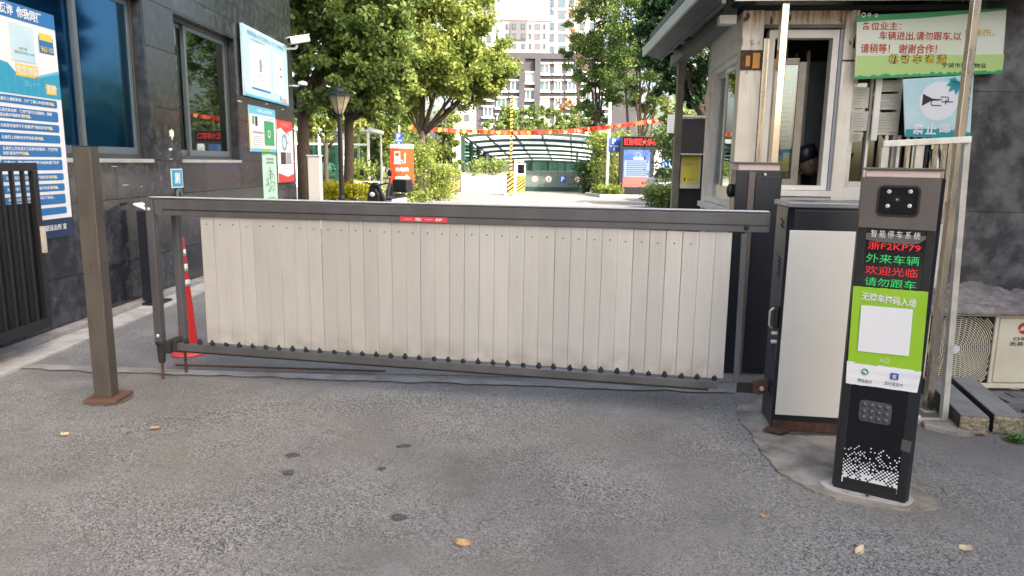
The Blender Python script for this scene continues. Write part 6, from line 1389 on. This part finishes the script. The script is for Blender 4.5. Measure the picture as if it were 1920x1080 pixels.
# panelled wall with road symbols
gw=thing('garage_wall','grey-green panelled wall with four round and square road symbols at the ramp','wall',(PY(984,300,39.6).x,39.6,0)); L_=PY(1108,300,39.6).x-PY(984,300,39.6).x
zt_=PY(1040,321,39.6).z; zq=PY(1040,351,39.6).z
b=MB(); b.box(0,.03,0,L_,.25,zt_); b.build('core',M['dgreen'],gw)
for k in range(4): b=MB(); b.box(L_*k/4+.01,0,zq,L_*(k+1)/4-.01,.028,zt_); b.build('panel',M['green_panel'],gw)
b=MB(); b.box(0,-.02,0,L_,.028,zq-.01); b.build('plinth',M['dgreen'],gw)
for k in range(4): b=MB(); b.box(L_*k/4+.02,.1,zt_+.02,L_*(k+1)/4-.02,.11,zt_+.5); b.build('glass_panel',M['glass_g'],gw)
b=MB(); b.box(0,.08,zt_+.5,L_,.14,zt_+.55); 
for k in range(5): b.box(L_*k/4-.02,.08,zt_,L_*k/4+.02,.14,zt_+.5)
b.build('glass_frame',M['green_steel'],gw)
pr=Print(gw,-.002); zc=(zt_+zq)/2+.0; r_=.17
sgx=[PY(u,330,39.6).x-PY(984,300,39.6).x for u in (1003,1029,1056,1083)]
for k in (0,1,3): pr.disc(sgx[k],zc,r_*1.05,'print_red' if k!=1 else 'print_pink'); pr.disc(sgx[k],zc,r_*.86,'print_white',2)
pr.r(sgx[2]-.18,zc-.19,sgx[2]+.18,zc+.19,'sign_blue'); pr.p([(sgx[3]-.11,zc+.06),(sgx[3]+.02,zc-.0),(sgx[3]+.12,zc-.03),(sgx[3]+.12,zc-.0),(sgx[3]-.09,zc+.09)],'print_black',3); pr.done()
T('2.2m',sgx[0],zc,.2,.14,M['print_black'],gw,y=-.008,bold=.02); T('5',sgx[1],zc,.12,.2,M['print_black'],gw,y=-.008,bold=.02); T('P',sgx[2]-.02,zc+.01,.18,.27,M['print_white'],gw,y=-.008,bold=.04)
# white ramp wall
Yr=36.9; rx0=PY(865,300,Yr).x; rx1=PY(950,300,Yr).x; rz=PY(900,324,Yr).z
rw=thing('ramp_wall','sunlit white painted ramp wall with a dark hazard-marked end pier','wall',(rx0,Yr,0))
b=MB(); b.box(0,0,0,rx1-rx0,.25,rz-.06); b.build('wall',mat('whitewash',(0.75,0.75,0.70),.8,col2=(.62,.63,.5),scale=1.4),rw); b=MB(); b.box(-.02,-.03,rz-.06,rx1-rx0+.02,.28,rz); b.build('coping',M['concrete_l'],rw)
pw_=PY(865,300,Yr).x-PY(848,300,Yr).x
b=MB(); b.box(-pw_,-.1,0,-.02,.3,rz); pr_=b.build('end_pier',mat('dark_pier',(0.08,0.075,0.07),.8),rw)
b=MB()
for k in range(3): z=.05+.14*k; b.quad((-pw_+.03,-.103,z),(-.05,-.103,z+.22),(-.05,-.103,z+.29),(-pw_+.03,-.103,z+.07))
b.build('hazard_stripes',M['yellow'],rw)
# inner barrier with raised striped boom
def stripes(b,x0,x1,z0,z1,y,n,m):
    for k in range(n):
        z=z0+(z1-z0)*k/n; h_=(z1-z0)/n*.5; s_=(x1-x0)*.75
        pts=[(x0,z-s_*0),(x1,z+s_),(x1,z+s_+h_),(x0,z+h_)]; pts=[(p_[0],min(max(p_[1],z0),z1)) for p_ in pts]
        b.add([(p_[0],y,p_[1]) for p_ in pts],[(0,1,2,3)],m)
for i,(u0,u1,v0,v1,lb) in enumerate([(950,966,322,365,'yellow and black striped barrier box carrying the raised boom arm'),(969,984,329,360,'second striped box with a small dark display on top of it')]):
    Yb=34.2+i*.9; a=PY(u0,v0,Yb); c=PY(u1,v1,Yb); o=thing('barrier_box',lb,'barrier box',(a.x,Yb,0)); w=c.x-a.x
    b=MB(); b.box(0,0,.08,w,.35,a.z); b.build('housing',M['yellow'],o,bevel=.01)
    b=MB(); stripes(b,.005,w-.005,.1,a.z-.01,-.003,5,None); b.build('black_stripes',M['black'],o)
    b=MB(); b.box(-.1,-.1,0,w+.1,.45,.08); b.build('plinth',M['concrete_l'],o)
    if i==0:
        zt_=PY(957,180,Yb).z; n=20; z0_=a.z
        b=MB(); b.box(w*.35,-.06,a.z-.2,w*.35+.11,-.02,zt_); b.build('boom_arm',M['yellow'],o)
        b=MB()
        for k in range(n): z=z0_+(zt_-z0_)*k/n; b.quad((w*.35,-.0615,z),(w*.35+.11,-.0615,z+.05),(w*.35+.11,-.0615,z+.05+(zt_-z0_)/n*.5),(w*.35,-.0615,z+(zt_-z0_)/n*.5))
        b.build('boom_stripes',M['black'],o)
    else:
        zt_=PY(976,306,Yb).z; b=MB(); b.box(-.02,.02,a.z,w+.02,.33,zt_); b.build('display_head',M['white'],o,bevel=.01); b=MB(); b.box(.04,.014,a.z+.1,w-.04,.019,zt_-.06); b.build('display',M['blackgloss'],o)
p=PY(965,368,33.6); o=thing('white_post','white post of the inner barrier with a small camera head','post',(p.x,33.6,0)); b=MB(); zt_=PY(965,303,33.6).z; b.lathe([(.06,0),(.055,zt_)],10); b.build('post',M['white'],o); b=MB(); b.ball((.3,0,zt_+.03),.11,.09,.08); b.bar((0,0,zt_-.02),(.3,0,zt_),.03,.03); b.build('camera_head',M['white'],o,smooth=True)
# red and orange pennant strings
M['flag_r']=mat('flag_red',(0.45,0.02,0.01),.6); M['flag_o']=mat('flag_orange',(0.5,0.06,0.012),.6); M['flag_y']=mat('flag_yellow',(0.55,0.2,0.03),.6)
fm=[]
for m in ('flag_r','flag_o','flag_y'):
    b=MB(); b.prism([(-.10,0,0),(.10,0,0),(.10,0,-.11),(.0,0,-.19),(-.10,0,-.12)],(0,.01,0)); fm.append(b.mesh('flag',M[m]))
for (lb,pts,n) in (('longest string of red and orange pennants sagging across the canopy front',[(770,236,30),(860,242,31),(960,246,32),(1060,243,32),(1135,236,31)],62),('short rising string of red pennants ending at the trees behind the display board',[(1060,244,31.5),(1120,238,31.5),(1180,230,32),(1236,222,32)],36),('right hand string of pennants seen between the awning post and booth',[(1236,222,32),(1300,232,30),(1380,240,28)],22)):
    P_=[PY(*q) for q in pts]; o=thing('pennant_string',lb,'pennant string',P_[0],0,'strings of pennants over the inner road'); cc_=MB(); pth=[]
    for k in range(n+1):
        t=k/n*(len(P_)-1); i=min(int(t),len(P_)-2); q=P_[i].lerp(P_[i+1],t-i)-P_[0]; pth.append(q)
    cc_.pipe(pth,.012,5); cc_.build('cord',M['flag_r'],o); rr=random.Random(n)
    for k in range(n):
        q=pth[k]; share('flag',fm[rr.choice([0,0,1,1,2])],o,tuple(q),(rr.uniform(-.5,.5),rr.uniform(-.15,.15),rr.uniform(-.5,.5)))
# ================================================================ FAR BUILDINGS
def winmesh(w,h,fw,m,sill=None):
    b=MB(); b.box(-w/2,-.06,-h/2,-w/2+fw,.02,h/2); b.box(w/2-fw,-.06,-h/2,w/2,.02,h/2); b.box(-w/2+fw,-.06,h/2-fw,w/2-fw,.02,h/2); b.box(-w/2+fw,-.06,-h/2,w/2-fw,.02,-h/2+fw); b.box(-fw/2,-.05,-h/2+fw,fw/2,.02,h/2-fw); return b.mesh('window',m)
M['gbrick']=mat('grey_render',(0.06,0.058,0.072),.8,col2=(.05,.048,.06),scale=.4); M['wtower']=mat('cream_tower_render',(0.46,0.45,0.44),.8,col2=(.42,.41,.40),scale=.2); M['gbay']=mat('grey_bay_render',(0.12,0.115,0.13),.8)
M['fpane']=mat('far_pane',(0.07,0.12,0.15),.12,spec=.8); M['fpane_l']=mat('far_pane_curtain',(0.42,0.48,0.46),.3)
Y=120; k_=Y/FPX
gb=thing('apartment_building','grey five storey apartment building with white window ledges beyond the garage','building',(PY(892,300,Y).x,Y,0)); ox=PY(892,300,Y).x
ztop=PY(1000,110,Y).z; xr_=PY(1190,300,Y).x-ox
b=MB(); b.box(0,.3,0,xr_,14,ztop); b.box(-.2,-.1,ztop,xr_+.2,14.2,ztop+.9); b.build('wall',M['gbrick'],gb)
b=MB()
for u in (979,1008): x=PY(u,150,Y).x-ox; b.box(x-.45,-.35,0,x+.45,.3,ztop)
b.build('pier',M['gbrick'],gb)
wm={}
cols=[(966,17,'a'),(994,17,'b'),(1021,18,'a'),(1046,13,'a'),(1072,16,'a'),(1100,16,'b'),(1128,16,'a'),(940,17,'a'),(915,17,'b')]
rows={'a':[129,161,193,225,257],'b':[146,178,210,242,274]}
for (u,wp,ty) in cols:
    for v in rows[ty]:
        p=PY(u,v,Y); w=wp*k_; h=17*k_; key=(wp,)
        if key not in wm:
            pb_=MB(); pb_.box(-w/2+.12,-.02,-h/2+.12,w/2-.12,.0,h/2-.12)
            lb_=MB(); lb_.box(-w/2-.25,-.45,-h/2-.25,w/2+.25,.05,-h/2-.02); lt_=MB(); lt_.box(-w/2-.25,-.35,h/2+.05,w/2+.25,.05,h/2+.25)
            wm[key]=(winmesh(w,h,.12,M['white']),pb_.mesh('pane',M['fpane']),pb_.mesh('pane',M['fpane_l']),lb_.mesh('ledge',M['white']),lt_.mesh('lintel',M['white']))
        f,pn,pl_,lg,lt2=wm[key]; o=share('window',f,gb,(p.x-ox,.26,p.z)); share('pane',pn if rr.random()<.5 else pl_,o); share('ledge',lg,o); share('lintel',lt2,o)
Y=200; k_=Y/FPX
def tower(label,u0,u1,vt,cols,rows,bays=(),name='tower_block'):
    ox=PY(u0,300,Y).x; o=thing(name,label,'tower block',(ox,Y,0)); zt=PY((u0+u1)/2,vt,Y).z; xr=PY(u1,300,Y).x-ox
    b=MB(); b.box(0,.3,0,xr,16,zt); b.box(-.3,-.1,zt,xr+.3,16.2,zt+1.2); b.build('wall',M['wtower'],o)
    for (a0,a1,v0,v1) in bays: 
        p=PY(a0,v0,Y);q=PY(a1,v1,Y); b=MB(); b.box(p.x-ox,-.25,q.z,q.x-ox,.3,p.z); b.build('grey_bay',M['gbay'],o)
    v=rows[0]
    b=MB()
    while v<250: z=PY(1000,v+12,Y).z; b.box(0,.12,z-.15,xr,.3,z+.05); v+=rows[1]*2
    b.build('floor_band',M['wtower'],o)
    cache={}
    for (u,wp,hp,dark) in cols:
        v=rows[0]
        while v<235:
            if v-hp/2>vt+4:
                p=PY(u,v,Y); w=wp*k_;h=hp*k_; key=(wp,hp,dark)
                if key not in cache:
                    pb_=MB(); pb_.box(-w/2+.1,-.03,-h/2+.1,w/2-.1,.0,h/2-.1); cache[key]=(winmesh(w,h,.15,M['gbay'] if dark else M['gbrick']),pb_.mesh('pane',M['gbay'] if dark==2 else M['fpane']))
                inb=any(a0<u<a1 and v0<v<v1 for a0,a1,v0,v1 in bays); yy=-.3 if inb else .24
                f=share('window',cache[key][0],o,(p.x-ox,yy,p.z)); share('pane',cache[key][1],f)
            v+=rows[1]
tower('left white tower block with grey upper bays rising behind the bright tree',848,928,-60,[(898,9,12,0),(917,9,12,0),(875,9,12,0),(857,9,12,0)],(-33,21.2),[(888,928,-60,17)])
tower('lower central cream tower block with a grey bay and stacked balconies',937,1030,38,[(950,4,10,0),(964,7,9,0),(981,7,9,0),(994,5,9,0),(1008,11,11,2),(1021,4,9,0)],(50,18.3),[(957,988,40,75)])
tower('right white tower block with paired windows behind the conical tree',1030,1125,-60,[(1035,8,12,0),(1054,13,14,1),(1072,8,12,0),(1092,9,12,0),(1112,9,12,0)],(-38,21.8))
flush_text()
bpy.context.view_layer.update()
